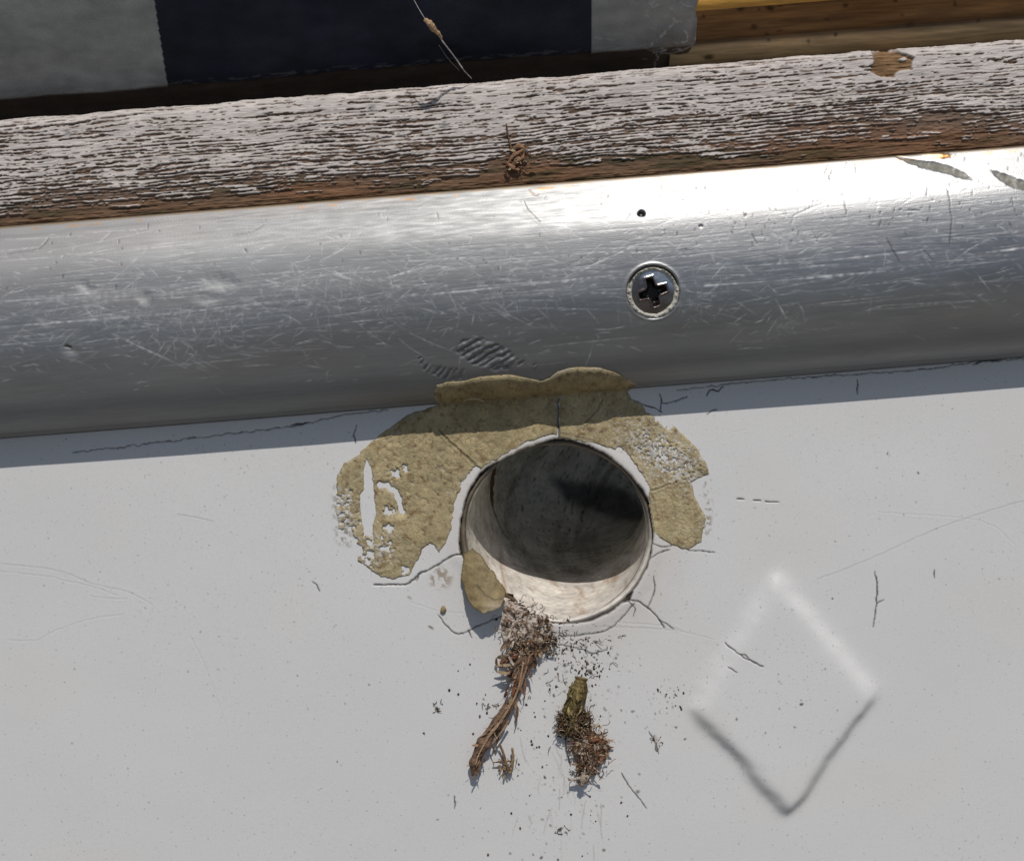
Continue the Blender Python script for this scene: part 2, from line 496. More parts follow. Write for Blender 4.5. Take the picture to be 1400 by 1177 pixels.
# shallow grey scratches (no dirt)
G = (.42, .42, .43)
for pts, wd, kk in [([(1117, 792), (1160, 776), (1205, 757), (1274, 726), (1343, 701), (1405, 683)], 1.5, .5),
                ([(0, 770.5), (40, 774), (73, 779), (100, 787), (123, 797), (173, 809), (210, 827)], 1.4, .45),
                ([(0, 781), (60, 787), (90, 794), (123, 801), (160, 814)], 1.2, .3),
                ([(123, 815), (150, 818), (173, 818)], 1.0, .3),
                ([(9, 875), (50, 875), (73, 863), (125, 846), (170, 840)], 1.2, .25),
                ([(820, 856), (880, 858), (925, 861)], 1.8, .5), ([(925, 861), (977, 874)], 1.0, .35),
                ([(840, 850), (900, 854), (930, 860)], 1.0, .4),
                ([(242, 703), (265, 707), (292, 713)], .9, .8), ([(258, 868), (280, 910), (312, 1000)], .7, .15), ([(560, 822), (600, 835), (640, 838)], .9, .2),
                ([(1200, 700), (1340, 712), (1388, 745)], .8, .15), ([(1000, 590), (1020, 588)], .6, .1)]:
    cv.crack(pts, wd * .7, .22, G, k=kk * .7, jit=1.2, lip=.06)
for x0, x1, y in ((1008, 1017, 682), (1030, 1040, 684), (1046, 1054, 685.5), (1055, 1064, 686)):
    cv.crack([(x0, y), (x1, y + .5)], 1.3, 1.6, K, jit=.3)
# dark gap beside the hole at lower right
w = cv.win(830, 800, 880, 840)
sd = poly_sdf(PX[w], PY[w], [(866, 808), (861, 822), (850, 824), (842, 829), (852, 818)])
cv.h[w] -= 4 * sstep(-1, 1, sd); cv.mix(w, K, sstep(-1, 1, sd))
# brown rubbed spots
w = cv.win(575, 765, 625, 812)
nn = fbm(PX[w] / 5, PY[w] / 5, 7, 4)
mm = sstep(20, 8, np.hypot((PX[w] - 602) * .9, (PY[w] - 790))) * sstep(-.05, .08, nn)
cv.mix(w, (.34, .27, .19), mm * .85)
cv.blob(559.5, 816, 4, 3, .4, (.33, .28, .2), .6, .3)
cv.blob(589, 857, 4.5, 2.5, .5, (.2, .16, .12), .8, .3)
# halo of ground-in dirt left of the putty
w = cv.win(445, 630, 500, 760)
nn = fbm(PX[w] / 4, PY[w] / 4, 3, 4)
mm = sstep(17, 3, np.abs(PX[w] - (466 + (PY[w] - 690) ** 2 * .0022))) * sstep(-.02, .12, nn) * sstep(645, 670, PY[w]) * sstep(755, 735, PY[w])
cv.mix(w, (.2, .17, .12), mm * .8)
w = cv.win(950, 630, 985, 760)
nn = fbm(PX[w] / 4, PY[w] / 4, 5, 4)
mm = sstep(8, 2, np.abs(PX[w] - (969 - np.abs(PY[w] - 690) * .06))) * sstep(.0, .12, nn) * sstep(640, 660, PY[w]) * sstep(750, 720, PY[w])
cv.mix(w, (.25, .2, .13), mm * .7)
# grey smear right of the small mark
cv.blob(897, 1012, 5, 12, -.4, (.42, .38, .33), .55, 0, .9)
# specks of dirt
r2 = random.Random(3)
def specks(n, x0, y0, x1, y1, smin, smax, kk=.85, gauss=None):
    for _ in range(n):
        if gauss: x, y = r2.gauss(gauss[0], gauss[2]), r2.gauss(gauss[1], gauss[3])
        else: x, y = r2.uniform(x0, x1), r2.uniform(y0, y1)
        s = smin + (smax - smin) * r2.random() ** 3
        g = r2.uniform(.03, .2)
        cv.blob(x, y, s, s * r2.uniform(.6, 1.4), r2.uniform(0, 3), (g * 1.1, g, g * .85), kk * r2.uniform(.4, 1), 0, .6, .3, r2.randrange(9), 2.5)
specks(800, 0, 600, 1400, 1177, .6, 1.4, .5)
specks(60, 0, 600, 1400, 1177, 1.0, 2.0, .8)
specks(80, 0, 0, 0, 0, .8, 2.4, .9, (790, 905, 38, 32))
specks(70, 0, 0, 0, 0, .8, 2.4, .9, (815, 960, 24, 60))
specks(90, 0, 0, 0, 0, .8, 2.2, .8, (745, 1000, 45, 80))
specks(60, 0, 0, 0, 0, .9, 3.0, .9, (780, 1120, 70, 40))
specks(40, 0, 0, 0, 0, .8, 2.0, .8, (910, 960, 25, 22))
specks(46, 0, 0, 0, 0, .8, 2.2, .8, (1085, 955, 40, 50))
for x, y, s in ((795, 1070, 0), (778, 1065, 3), (766, 1134, 4), (745, 1062, 3), (815, 877, 4), (806, 918, 5), (1093, 960, 3.2), (1005, 980, 2.6),
                (1044, 999, 2.2), (924, 950, 3), (910, 951, 3), (924, 994, 2.5), (597, 968, 4), (668, 966, 3), (598, 1120, 2), (936, 1010, 2.4),
                (757, 950, 3), (763, 1175, 3), (740, 1172, 3.5), (1214, 620, 2), (1256, 647, 2.6), (1142, 740, 1.8), (1138, 818, 1.8), (461, 1041, 2)):
    if s: cv.blob(x, y, s, s * .6, r2.uniform(0, 3), (.09, .07, .06), .9, 0, .5, .5, 4, 3)

for _ in range(34):
    x = r2.gauss(770, 34); y = r2.uniform(900, 1170); L_ = r2.uniform(8, 40); a_ = r2.gauss(1.55, .25)
    cv.crack([(x, y), (x + L_ * .5 * math.cos(a_) + r2.uniform(-2, 2), y + L_ * .5 * math.sin(a_)), (x + L_ * math.cos(a_), y + L_ * math.sin(a_))], .5, 0, (.3, .25, .2), k=r2.uniform(.15, .45), jit=1.2)
# curved skin: snap to the ragged outline of the hole
w = cv.win(610, 580, 910, 870)
sdh = np.full(PX.shape, -99.0)
HOLE_S = smooth_poly(HOLE, 1)
sdh[w] = poly_sdf(PX[w], PY[w], HOLE_S) + 3.2 * fbm(PX[w] / 9, PY[w] / 9, 3, 4)
cv.mix(w, (.10, .08, .06), sstep(-2.4, -.8, sdh[w]) * .9)
cv.h[w] += 1.6 * sstep(-22, -4, sdh[w])        # skin is lifted near the rim
cv.h[w] -= 1.2 * sstep(-4, 0, sdh[w])
hole_face = np.minimum.reduce([sdh[:-1, :-1], sdh[1:, :-1], sdh[:-1, 1:], sdh[1:, 1:]]) > -0.6
P = np.stack([PX - CX, CY - PY, cv.h], -1)
dia_face = (sd_dia > -34)
dia_face = dia_face[:-1, :-1] & dia_face[1:, :-1] & dia_face[:-1, 1:] & dia_face[1:, 1:]
panel = empty('hull_panel', (0, -300, 0))
tag(panel, 'white painted hull side with a cracked round hole and a raised diamond', 'hull panel')
ORG = (0, -300, 0)
put('panel_skin', grid_mesh('panel_skin', P, ~hole_face & ~dia_face, {'albedo': cv.col}, ORG), MAT['gel'], panel)
dm = put('raised_diamond', grid_mesh('raised_diamond', P, dia_face & ~hole_face, {'albedo': cv.col}, ORG), MAT['gel'], panel)
tag(dm, 'raised diamond moulded into the white panel')
# cut edge of the skin
hs = np.array(HOLE_S); n = len(hs)
rings = []
for off, z in ((3.2, -.6), (1.9, -1.8), (1.0, -9), (-6, -11)):
    cen = np.array((762, 727)); dd = hs - cen; L_ = np.linalg.norm(dd, axis=1)[:, None]
    q = hs + dd / L_ * (off if off > 0 else 6)
    rings.append(np.stack([q[:, 0] - CX, CY - q[:, 1], np.full(n, z)], -1))
R_ = np.stack(rings); R_ = np.concatenate([R_, R_[:, :1]], 1)
cc = np.zeros(R_.shape); cc[:] = (.09, .07, .05)
put('cut_edge', grid_mesh('cut_edge', R_, None, {'albedo': cc}, ORG), MAT['putty'], panel)

# ------------------------------------------------------------------ pipe in the hole
pipe = empty('drain_pipe', (763 - CX, CY - 727, -10))
PO = (763 - CX, CY - 727, -10)
tag(pipe, 'short grey pipe opening behind the round hole, stained inside and sunlit along its lower lip', 'pipe')
def lip_ring():
    n = 220; prof = [(138, -10), (131.5, -8.5), (128, -5.4), (126.2, -5), (124.6, -7), (123.4, -14)]
    th = np.linspace(0, 2 * math.pi, n + 1)
    A = np.zeros((len(prof), n + 1, 3)); Cc = np.zeros_like(A)
    for i, (r, z) in enumerate(prof):
        wob = 1 + .012 * np.sin(2 * th + 1) + .012 * fbm(np.cos(th) * 3, np.sin(th) * 3, 2, 3)
        wob[-1] = wob[0]
        x = 761.5 + r * 1.005 * wob * np.cos(th); y = 727.5 + r * .975 * wob * np.sin(th)   # y down
        zz = z + 1.2 * fbm(np.cos(th) * 6, np.sin(th) * 6, 4, 3)
        A[i] = np.stack([x - CX, CY - y, zz], -1)
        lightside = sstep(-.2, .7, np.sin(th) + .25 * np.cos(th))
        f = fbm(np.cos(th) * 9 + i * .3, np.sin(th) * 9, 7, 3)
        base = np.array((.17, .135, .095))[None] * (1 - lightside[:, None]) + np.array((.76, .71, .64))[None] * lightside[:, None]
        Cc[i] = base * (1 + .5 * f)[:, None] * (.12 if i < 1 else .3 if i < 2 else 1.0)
    return grid_mesh('lip', A, None, {'albedo': Cc}, PO)
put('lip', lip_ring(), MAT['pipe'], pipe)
# inner wall: straight part, then an elbow that turns off to the upper right
def inner():
    nth, n1, n2 = 300, 110, 110
    th = np.linspace(0, 2 * math.pi, nth + 1)
    cen = []; dirs = []
    p = np.array((761.5 - CX, CY - 727.5, -12.0)); d0 = np.array((.12, .20, -1.0)); d0 /= np.linalg.norm(d0)
    d1 = np.array((.80, .46, -.42)); d1 /= np.linalg.norm(d1)
    st = 255 / n1
    for i in range(n1): cen.append(p.copy()); dirs.append(d0); p = p + d0 * st
    for i in range(n2):
        t = min(1, i / 62); t = t * t * (3 - 2 * t)
        d = d0 * (1 - t) + d1 * t; d /= np.linalg.norm(d)
        cen.append(p.copy()); dirs.append(d); p = p + d * (420 / n2)
    nn = len(cen); A = np.zeros((nn, nth + 1, 3)); Cc = np.zeros_like(A)
    X0 = np.array((1.0, 0, 0)); Y0 = np.array((0, 1.0, 0))
    for i in range(nn):
        d = dirs[i]
        if i < n1:   # sheared rings stay parallel to the panel
            ex, ey = X0, Y0
        else:
            t = min(1, (i - n1) / 62); t = t * t * (3 - 2 * t)
            q = np.array((0, 0, -1.0)) * (1 - t) + d * t; q /= np.linalg.norm(q)
            ex = X0 - q * q.dot(X0); ex /= np.linalg.norm(ex); ey = np.cross(-q, ex)
            if i % 1000 == 0: pass
        r = 123.3
        r = r
        A[i] = cen[i] + r * (np.cos(th)[:, None] * ex - .975 * np.sin(th)[:, None] * ey)
    # displacement is in the colour mostly; stains, with painted sun and shade
    I, T = np.meshgrid(np.arange(nn), th, indexing='ij')
    cx, cy = np.cos(T) * 4, np.sin(T) * 4
    f1 = fbm(cx * .8 + I * .02, cy * .8 + I * .035, 3, 5); f2 = fbm(cx * 2.2 + I * .05, cy * 2.2 - I * .05, 6, 5)
    base = np.array((.74, .70, .60))
    Cc[:] = base
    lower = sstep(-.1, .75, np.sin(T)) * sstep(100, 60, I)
    Cc = Cc * (1 - lower[..., None]) + np.array((.88, .82, .74)) * lower[..., None]  # lower wall painted paler to brighten the sunlit crescent
    st = sstep(.03, .16, f2) * (.35 + .65 * sstep(-.1, .2, f1)) * (1 - .05 * lower)
    blot = sstep(.02, .2, fbm(cx * 1.6 + I * .03, cy * 1.6 + I * .02, 12, 5, .65)) * lower
    Cc = Cc * (1 - blot[..., None] * np.array((.26, .36, .44)))
    Cc = Cc * (1 - .38 * st[..., None] * np.array((.8, .95, 1.05)))
    Cc = Cc * (1 - (.35 * sstep(-.05, .25, f1) * (1 - .7 * lower))[..., None])
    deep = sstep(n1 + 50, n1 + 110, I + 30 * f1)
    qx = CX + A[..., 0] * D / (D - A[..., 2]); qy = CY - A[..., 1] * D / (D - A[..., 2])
    bend_shade = poly_sdf(qx, qy, [(745, 646), (790, 655), (850, 668), (884, 690), (884, 715), (845, 712), (800, 700), (772, 684)]) + 26 * fbm(qx / 30, qy / 30, 6, 4)
    Cc = Cc * (1 - .80 * (sstep(-8, 12, bend_shade) * sstep(n1 - 20, n1 + 4, I))[..., None])  # shade of the deep end painted as a dark patch on the bend
    Cc = Cc * (1 - .55 * deep[..., None])  # colour darkened with depth, standing in for shade inside the elbow
    # black bits
    sp = sstep(.20, .26, fbm(cx * 7 + I * .7, cy * 7 - I * .5, 9, 3)) * (1 - .6 * lower)
    Cc = Cc * (1 - .7 * sp[..., None])
    return A, Cc, n1
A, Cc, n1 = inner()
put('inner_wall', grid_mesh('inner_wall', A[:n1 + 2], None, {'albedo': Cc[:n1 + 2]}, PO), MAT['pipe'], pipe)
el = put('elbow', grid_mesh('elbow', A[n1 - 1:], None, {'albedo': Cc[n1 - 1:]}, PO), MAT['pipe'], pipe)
tag(el, 'dark inner bend of the pipe')
# rusty seam on the left where the straight part ends
mb = MB(); pts = []; rad = []
for k in range(40):
    th = math.pi * (1.20 - .42 * k / 39)
    i = n1 - 6 - int(4 * k / 39)
    c = A[i].mean(axis=0)
    j = int(th / (2 * math.pi) * 300) % 300
    pts.append(A[i, j] * .985 + c * .015 + np.array((random.uniform(-.6, .6), 0, 0))); rad.append(1.0 + 2.6 * math.sin(math.pi * min(1, (k + 3) / 34)) ** 2 * random.uniform(.7, 1.1) if k < 34 else .9)
mb.tube(pts, rad, lambda t, a: (.11, .075, .04) if t < .62 else (.3, .27, .2), 6, rough=.3)
put('seam', mb.mesh('seam', PO), MAT['debris'], pipe)

# ------------------------------------------------------------------ putty patch
cvp_cols = {}
def sheet(name, poly_list_fn, x0, y0, x1, y1, step, base_fn, thick, colfn, parent, mat, org, keep=0.0):
    xs_ = np.arange(x0, x1, step); ys_ = np.arange(y0, y1, step)
    X, Y = np.meshgrid(xs_, ys_)
    sd = poly_list_fn(X, Y)
    z = base_fn(X, Y)
    h = thick * sstep(-.2, 2.2, sd) - .9 * sstep(0.6, -.8, sd)
    cc, hh = colfn(X, Y, sd)
    lx = (X - CX) * (D - z) / D; ly = (CY - Y) * (D - z) / D
    P = np.stack([lx, ly, z + h + hh * sstep(0, 2, sd)], -1)
    m = sd > -1.0
    m = m[:-1, :-1] & m[1:, :-1] & m[:-1, 1:] & m[1:, 1:]
    return put(name, grid_mesh(name, P, m, {'albedo': cc}, org), mat, parent)

def panel_z(X, Y):
    # bilinear lookup in the panel's own surface
    fi = np.clip(np.interp(Y, ys, np.arange(len(ys))), 0, len(ys) - 1.001); fj = np.clip(np.interp(X, xs, np.arange(len(xs))), 0, len(xs) - 1.001)
    i = fi.astype(int); j = fj.astype(int); a = fi - i; b = fj - j; h = smooth_h
    return (h[i, j] * (1 - b) + h[i, j + 1] * b) * (1 - a) + (h[i + 1, j] * (1 - b) + h[i + 1, j + 1] * b) * a
smooth_h = np.where(sdh > -8, 1.0, cv.h) 

LEFT = [(640, 535), (590, 556), (556, 567.5), (527.7, 588), (505, 606), (487, 624.5), (470.7, 632.7), (460.5, 653), (459.5, 691.7), (463, 722), (478, 743),
        (484, 764), (503, 776), (519.6, 789), (535.9, 791), (560, 787), (570, 768), (577, 752), (586.8, 742.6), (594, 745), (600, 757), (609, 745),
        (617, 722), (621, 690), (633, 659), (652, 641), (657, 641), (680, 628.5), (694.7, 620), (715, 607), (739, 599.5), (757, 594.5), (762, 597), (762, 535)]
RIGHT = [(764.5, 535), (764.5, 598.5), (788, 602), (816.8, 609), (833, 614), (850, 618), (861.6, 626), (873.8, 646), (885, 669), (891, 708),
         (894, 730), (918.6, 744.7), (941, 752.5), (959, 740.6), (965.4, 708), (950, 678), (945, 660), (958, 652), (969, 648), (967.5, 634), (949, 608),
         (922.7, 583), (898, 563), (880, 553), (862, 545), (855, 530)]
def chips_left(X, Y, sd):
    # places where the putty has flaked off and the white skin shows
    s = sd + 2.6 * fbm(X / 7, Y / 7, 4, 4) * 2
    strip = [(501, 628), (507, 640), (511, 668), (514, 705), (509, 718), (510, 736), (498, 730), (493, 700), (492, 676), (498, 668), (497, 645)]
    s = np.minimum(s, -(poly_sdf(X, Y, strip) + 1.6 * 2 * fbm(X / 5, Y / 5, 5, 3)))
    n = fbm(X / 6, Y / 6, 9, 4)
    # speckled loss at the left and lower left
    loss = sstep(505, 470, X) * sstep(640, 690, Y) * .9 + sstep(525, 500, X) * sstep(715, 750, Y) + .8 * np.exp(-((X - 528) / 14) ** 2 - ((Y - 752) / 20) ** 2)
    s = np.minimum(s, (.40 - .36 * loss - (n)) * 22)
    arc = line_dist(X, Y, [(519, 663), (530, 664), (540, 672), (546, 685), (550, 699)])
    s = np.minimum(s, (arc - 3.4 + 6 * fbm(X / 5, Y / 5, 2, 3)))
    for (bx, by, br) in ((541, 648, 9), (553, 642, 7), (533, 700, 9), (530, 722, 8), (555, 780, 7), (575, 777, 9)):
        s = np.minimum(s, (np.hypot(X - bx, Y - by) - br * (.55 + 2.2 * fbm(X / 4, Y / 4, 6, 3))))
    # flakes off beside the hole rim
    rim = line_dist(X, Y, [(652, 643), (635, 664), (628, 690), (625, 715), (623, 740)])
    s = np.minimum(s, rim - 5 + 8 * fbm(X / 3.5, Y / 3.5, 7, 3))
    return s
def putty_col(X, Y, sd):
    f = fbm(X / 40, Y / 40, 3, 4); g = fbm(X / 5, Y / 5, 8, 4)
    c = TAN * (1 + .6 * f + .30 * g)[..., None]
    dark = sstep(.08, .3, fbm(X / 7, Y / 7, 11, 5, .65) + .05)
    c = c * (1 - .45 * dark[..., None] * np.array((.8, 1, 1.1)))
    c = c * (1 - .12 * sstep(2, 0, sd))[..., None]
    fe = sstep(7, 0, sd) * sstep(-.05, .15, fbm(X / 5, Y / 5, 13, 4)) * .55
    c = c * (1 - fe[..., None]) + np.array((.60, .55, .46)) * fe[..., None]
    u_ = (X - 912) * .8 + (Y - 625) * .5; v_ = -(X - 912) * .5 + (Y - 625) * .8
    lz = 1.1 * np.exp(-(u_ / 66) ** 2 - (v_ / 30) ** 2) + sstep(500, 466, X) * sstep(640, 690, Y) + .8 * np.exp(-((X - 520) / 26) ** 2 - ((Y - 752) / 24) ** 2)
    fl_ = sstep(.16, .24, fbm(X / 3.0, Y / 2.4, 1, 4, .65) + .20 * lz) * np.clip(lz * 1.5, 0, 1) * .85
    c = c * (1 - fl_[..., None]) + np.array((.66, .645, .62)) * fl_[..., None]
    # grains of sand
    gr = sstep(.22, .32, fbm(X / 2.2, Y / 2.2, 2, 2)); c = c * (1 + .28 * gr[..., None])
    gd = sstep(.24, .32, fbm(X / 3.0 + 40, Y / 3.0, 5, 2)); c = c * (1 - .35 * gd[..., None])
    smooth = sstep(610, 650, X) * sstep(770, 740, X) * sstep(640, 600, Y)
    c = c * (1 - .2 * smooth[..., None]) + np.array((.47, .38, .2)) * .2 * smooth[..., None]
    h = 2.2 * fbm(X / 50, Y / 50, 9, 2) * sstep(0, 8, sd) + 1.2 * sstep(0, 12, sd) + .7 * fbm(X / 12, Y / 12, 4, 4) + .6 * g * (1 - .7 * smooth)
    for pts, wd, dk in (([(600, 588), (611, 600), (622, 611), (636, 623), (648, 634), (656, 641)], 2.2, .55), ([(824, 546), (817, 560), (800, 578)], 1.2, .5),
                    ([(886, 672), (900, 668), (915, 662)], 1.2, .5), ([(592, 603), (590, 614)], 1.2, .5)):
        d = line_dist(X + 3 * fbm(X / 7, Y / 7, 3, 3), Y + 3 * fbm(X / 7, Y / 7, 6, 3), pts)
        m = 1 - sstep(wd * .4, wd * .4 + 1.3, d)
        c = c * (1 - .8 * dk * m)[..., None] ; h = h - 1.6 * m * dk
        h = h + .7 * np.exp(-((d - wd * .5 - 2) / 1.6) ** 2)
    return c, h
putty = empty('putty_patch', (0, -60, 2)); PT = (0, -60, 2)
tag(putty, 'cracked tan putty smeared round the hole and up onto the metal rail', 'putty patch')
base0 = lambda X, Y: panel_z(X, Y) + .25
sheet('left_putty', lambda X, Y: chips_left(X, Y, poly_sdf(X, Y, LEFT)), 446, 530, 770, 800, 1.0, base0, 1.4, putty_col, putty, MAT['putty'], PT).name = 'putty_piece'
def chips_right(X, Y):
    s = poly_sdf(X, Y, RIGHT) + 2.0 * fbm(X / 7, Y / 7, 4, 4) * 2
    n = fbm(X / 3.2, Y / 3.2, 12, 4, .65)
    u = (X - 908) * .8 + (Y - 620) * .5; v = -(X - 908) * .5 + (Y - 620) * .8
    loss = .86 * np.exp(-(u / 56) ** 2 - (v / 26) ** 2)
    s = np.minimum(s, (.40 - .40 * loss - n) * 14)
    rim = line_dist(X, Y, [(836, 618), (850, 618), (862, 634), (873, 652), (884, 672)])
    s = np.minimum(s, rim - 5 + 8 * fbm(X / 6, Y / 6, 7, 3))
    tear = line_dist(X, Y, [(884, 556), (896, 566), (905, 575), (915, 582)])
    s = np.minimum(s, tear - 4.5 + 9 * fbm(X / 4, Y / 4, 3, 3))
    return s
sheet('right_putty', chips_right, 760, 525, 985, 765, 1.0, base0, 1.4, putty_col, putty, MAT['putty'], PT).name = 'putty_piece'

# ------------------------------------------------------------------ rail, wood, cover: things swept along the boat
AL = math.atan(.0793)
U = np.array((math.cos(AL), math.sin(AL))); NN = np.array((-math.sin(AL), math.cos(AL)))
B0 = np.array((0, 43.5))
def sweep(profile, s, step, disp_fn=None, smooth=True):
    pr = catmull(profile, 12) if smooth else np.array(profile, float)
    seg = np.hypot(*np.diff(pr, axis=0).T); acc = np.concatenate([[0], np.cumsum(seg)])
    q = np.linspace(0, acc[-1], int(acc[-1] / step) + 1)
    w = np.interp(q, acc, pr[:, 0]); z = np.interp(q, acc, pr[:, 1])
    tw, tz = np.gradient(w, q), np.gradient(z, q)
    nw, nz = -tz, tw
    W = np.repeat(w[:, None], len(s), 1); Z = np.repeat(z[:, None], len(s), 1); Sg = np.repeat(s[None], len(w), 0); Q = np.repeat(q[:, None], len(s), 1)
    X = B0[0] + Sg * U[0] + W * NN[0]; Y = B0[1] + Sg * U[1] + W * NN[1]
    px = CX + X * D / (D - Z); py = CY - Y * D / (D - Z)
    return dict(W=W, Z=Z, S=Sg, Q=Q, X=X, Y=Y, px=px, py=py, nw=nw[:, None], nz=nz[:, None], w=w, z=z)
def sweep_pos(g, disp):
    X = g['X'] + disp * g['nw'] * NN[0]; Y = g['Y'] + disp * g['nw'] * NN[1]; Z = g['Z'] + disp * g['nz']
    return np.stack([X, Y, Z], -1)
def sweep_canvas(g):
    c = Canvas(g['px'], g['py'])
    pxr = g['px']; pyr = g['py']
    def win(x0, y0, x1, y1):
        ccol = np.where((pxr.max(axis=0) >= x0) & (pxr.min(axis=0) <= x1))[0]
        if len(ccol) == 0: return None
        sub = pyr[:, ccol]
        r = np.where((sub.max(axis=1) >= y0) & (sub.min(axis=1) <= y1))[0]
        if len(r) == 0: return None
        return (slice(r[0], r[-1] + 1), slice(ccol[0], ccol[-1] + 1))
    c.win = win
    return c

s_ax = axis(-1500, -720, 720, 1500, 1.3, 60)
# ---- aluminium rail
RAILP = [(0, -1), (3, 10), (7, 24), (16, 43), (30, 58), (50, 72), (80, 85), (115, 93), (150, 95), (185, 92.5), (215, 87.5), (243, 77.5), (262, 69.5), (276.5, 63), (279.5, 55)]
g = sweep(RAILP, s_ax, 1.25)
rc = sweep_canvas(g)
px, py = g['px'], g['py']
base = np.array((.32, .325, .33))
rc.col[:] = base
f = fbm(g['S'] / 220, g['Q'] / 30, 3, 4); f2 = fbm(g['S'] / 90, g['Q'] / 4, 6, 4)
rc.col *= (1 + .16 * f + .12 * f2)[..., None]
rc.col *= (1 - .12 * sstep(350, 0, g['S']) * sstep(-500, -100, g['S']))[..., None]  # colour lowered left of centre to keep the sun highlight further right
rc.col *= 1 + np.array([.03, .0, -.01]) * sstep(0, .25, fbm(g['S'] / 260, g['Q'] / 60, 12, 3))[..., None]
rgh = .10 * sstep(300, -150, g['S']) - .04 * sstep(300, 600, g['S']) + .02 + .10 * f + .05 * fbm(g['S'] / 30, g['Q'] / 20, 9, 4)
rc.h += .7 * fbm(g['S'] / 300, g['Q'] / 60, 5, 2)
# lower side slightly darker, rougher and less metallic
low = sstep(95, 20, g['W'])
rc.col *= (1 - .08 * low)[..., None]
rgh = rgh + .10 * low
# foot of the rail: dirty line and a fine ledge
foot = np.exp(-((g['Q'] - 22 - 5 * fbm(g['S'] / 60, g['Q'] * 0, 3, 3)) / 2.5) ** 2)
rc.h -= .8 * foot; rc.mix((slice(None), slice(None)), (.12, .10, .08), foot * .35)
edge = sstep(7 + 5 * (fbm(g['S'] / 25, 0 * g['S'], 6, 4)), 1, g['Q'])
rc.mix((slice(None), slice(None)), (.05, .045, .04), edge * .8)
# rough wavy stain line under the wood
yl = 277 - 14 + 10 * fbm(g['S'] / 130, 0 * g['S'], 4, 3)
ln = np.exp(-((g['W'] - yl) / 2.2) ** 2) * sstep(250, -100, g['S'])
rc.mix((slice(None), slice(None)), (.25, .25, .25), ln * .5)
top = sstep(272.5, 277, g['W'] + 3 * fbm(g['S'] / 14, 0 * g['S'], 8, 4))
rc.mix((slice(None), slice(None)), (.35, .24, .12), top * .7)
# scratches
scr = np.zeros(px.shape)
rs = random.Random(11)
def scratch(x0, y0, x1, y1, wd, k, bend=0):
    pts = [(x0, y0), ((x0 + x1) / 2 + bend * (y0 - y1) * .1, (y0 + y1) / 2 + bend * (x1 - x0) * .1), (x1, y1)]
    if bend: pts = [tuple(p) for p in catmull(pts, 3)]
    w = rc.win(min(x0, x1) - 4, min(p[1] for p in pts) - 4, max(x0, x1) + 4, max(p[1] for p in pts) + 4)
    if w is None: return
    d = line_dist(px[w], py[w], pts)
    t = seg_dist(px[w], py[w], (x0, y0), (x1, y1))[1]
    m = k * (1 - sstep(wd * .35, wd * .35 + 1.0, d)) * (.3 + .7 * np.sin(np.pi * np.clip(t, .04, .96)))
    m = m * (.7 + 1.2 * vnoise(px[w] / 5, py[w] / 5, 3))
    scr[w] = np.maximum(scr[w], m)
def yline(x, w):   # picture row at column x for a height w on the rail (w in 0..1 from bottom to top)
    return 600.5 - .0793 * x - (288 * w)
for _ in range(1500):      # short random nicks, densest on the shoulder
    x = rs.uniform(-20, 1420); ww = min(.95, max(.15, rs.gauss(.56, .17))); y = yline(x, ww)
    a = rs.choice([rs.gauss(-.08, .12), rs.uniform(-.5, .5), rs.uniform(0, 3.14), rs.gauss(.35, .3), rs.gauss(-.3, .25)]); L = rs.expovariate(1 / 14) + 4
    scratch(x, y, x + L * math.cos(a), y + L * math.sin(a), rs.uniform(.1, .6), rs.uniform(.12, .6), rs.uniform(-.6, .6))
for _ in range(260):      # long ones along the rail
    x = rs.uniform(-60, 1380); ww = min(.95, max(.15, rs.gauss(.62, .17))); y = yline(x, ww); L = rs.uniform(40, 240)
    sl = -.0793 + rs.gauss(-.015, .05)
    scratch(x, y, x + L, y + L * sl, rs.uniform(.2, .7), rs.uniform(.12, .5), rs.uniform(-.1, .1))
for _ in range(420):      # fine crosshatch round the screw and at the left
    cx_, cy_ = rs.choice([(940, 410), (150, 430), (270, 440), (560, 400), (700, 380), (420, 400), (1050, 300)])
    x, y = rs.gauss(cx_, 55), rs.gauss(cy_, 26); a = rs.choice([rs.gauss(1.5, .25), rs.gauss(.5, .3), rs.gauss(2.3, .3)]); L = rs.uniform(8, 40)
    scratch(x - L / 2 * math.cos(a), y - L / 2 * math.sin(a), x + L / 2 * math.cos(a), y + L / 2 * math.sin(a), .4, rs.uniform(.12, .4))
for x0, y0, x1, y1, wd, k in ((0, 447, 230, 428, 2.2, .6), (230, 428, 400, 410, 1.6, .5), (573, 404, 700, 391, 1.8, .8), (700, 391, 860, 374, 1.3, .6), (940, 392, 1060, 384, 1.6, .8),
                           (1060, 384, 1210, 370, 1.5, .8), (1357, 344, 1405, 338, 2.6, 1.0), (1140, 355, 1260, 342, 1.6, .8), (930, 370, 1140, 355, 1.0, .5), (150, 455, 255, 503, 2, .5),
                           (520, 382, 590, 362, 1.6, .7), (1060, 408, 1075, 435, 1.6, .6), (760, 385, 890, 325, 1.0, .6), (1050, 390, 1062, 400, 1.5, .5)):
    scratch(x0, y0, x1, y1, wd, k)
rc.col += (scr * .46)[..., None] * np.array((1, 1, 1.0)); rgh = rgh + scr * .12; rc.h -= scr * .35; mtl0 = .88 - .75 * np.clip(scr, 0, 1) - .50 * low
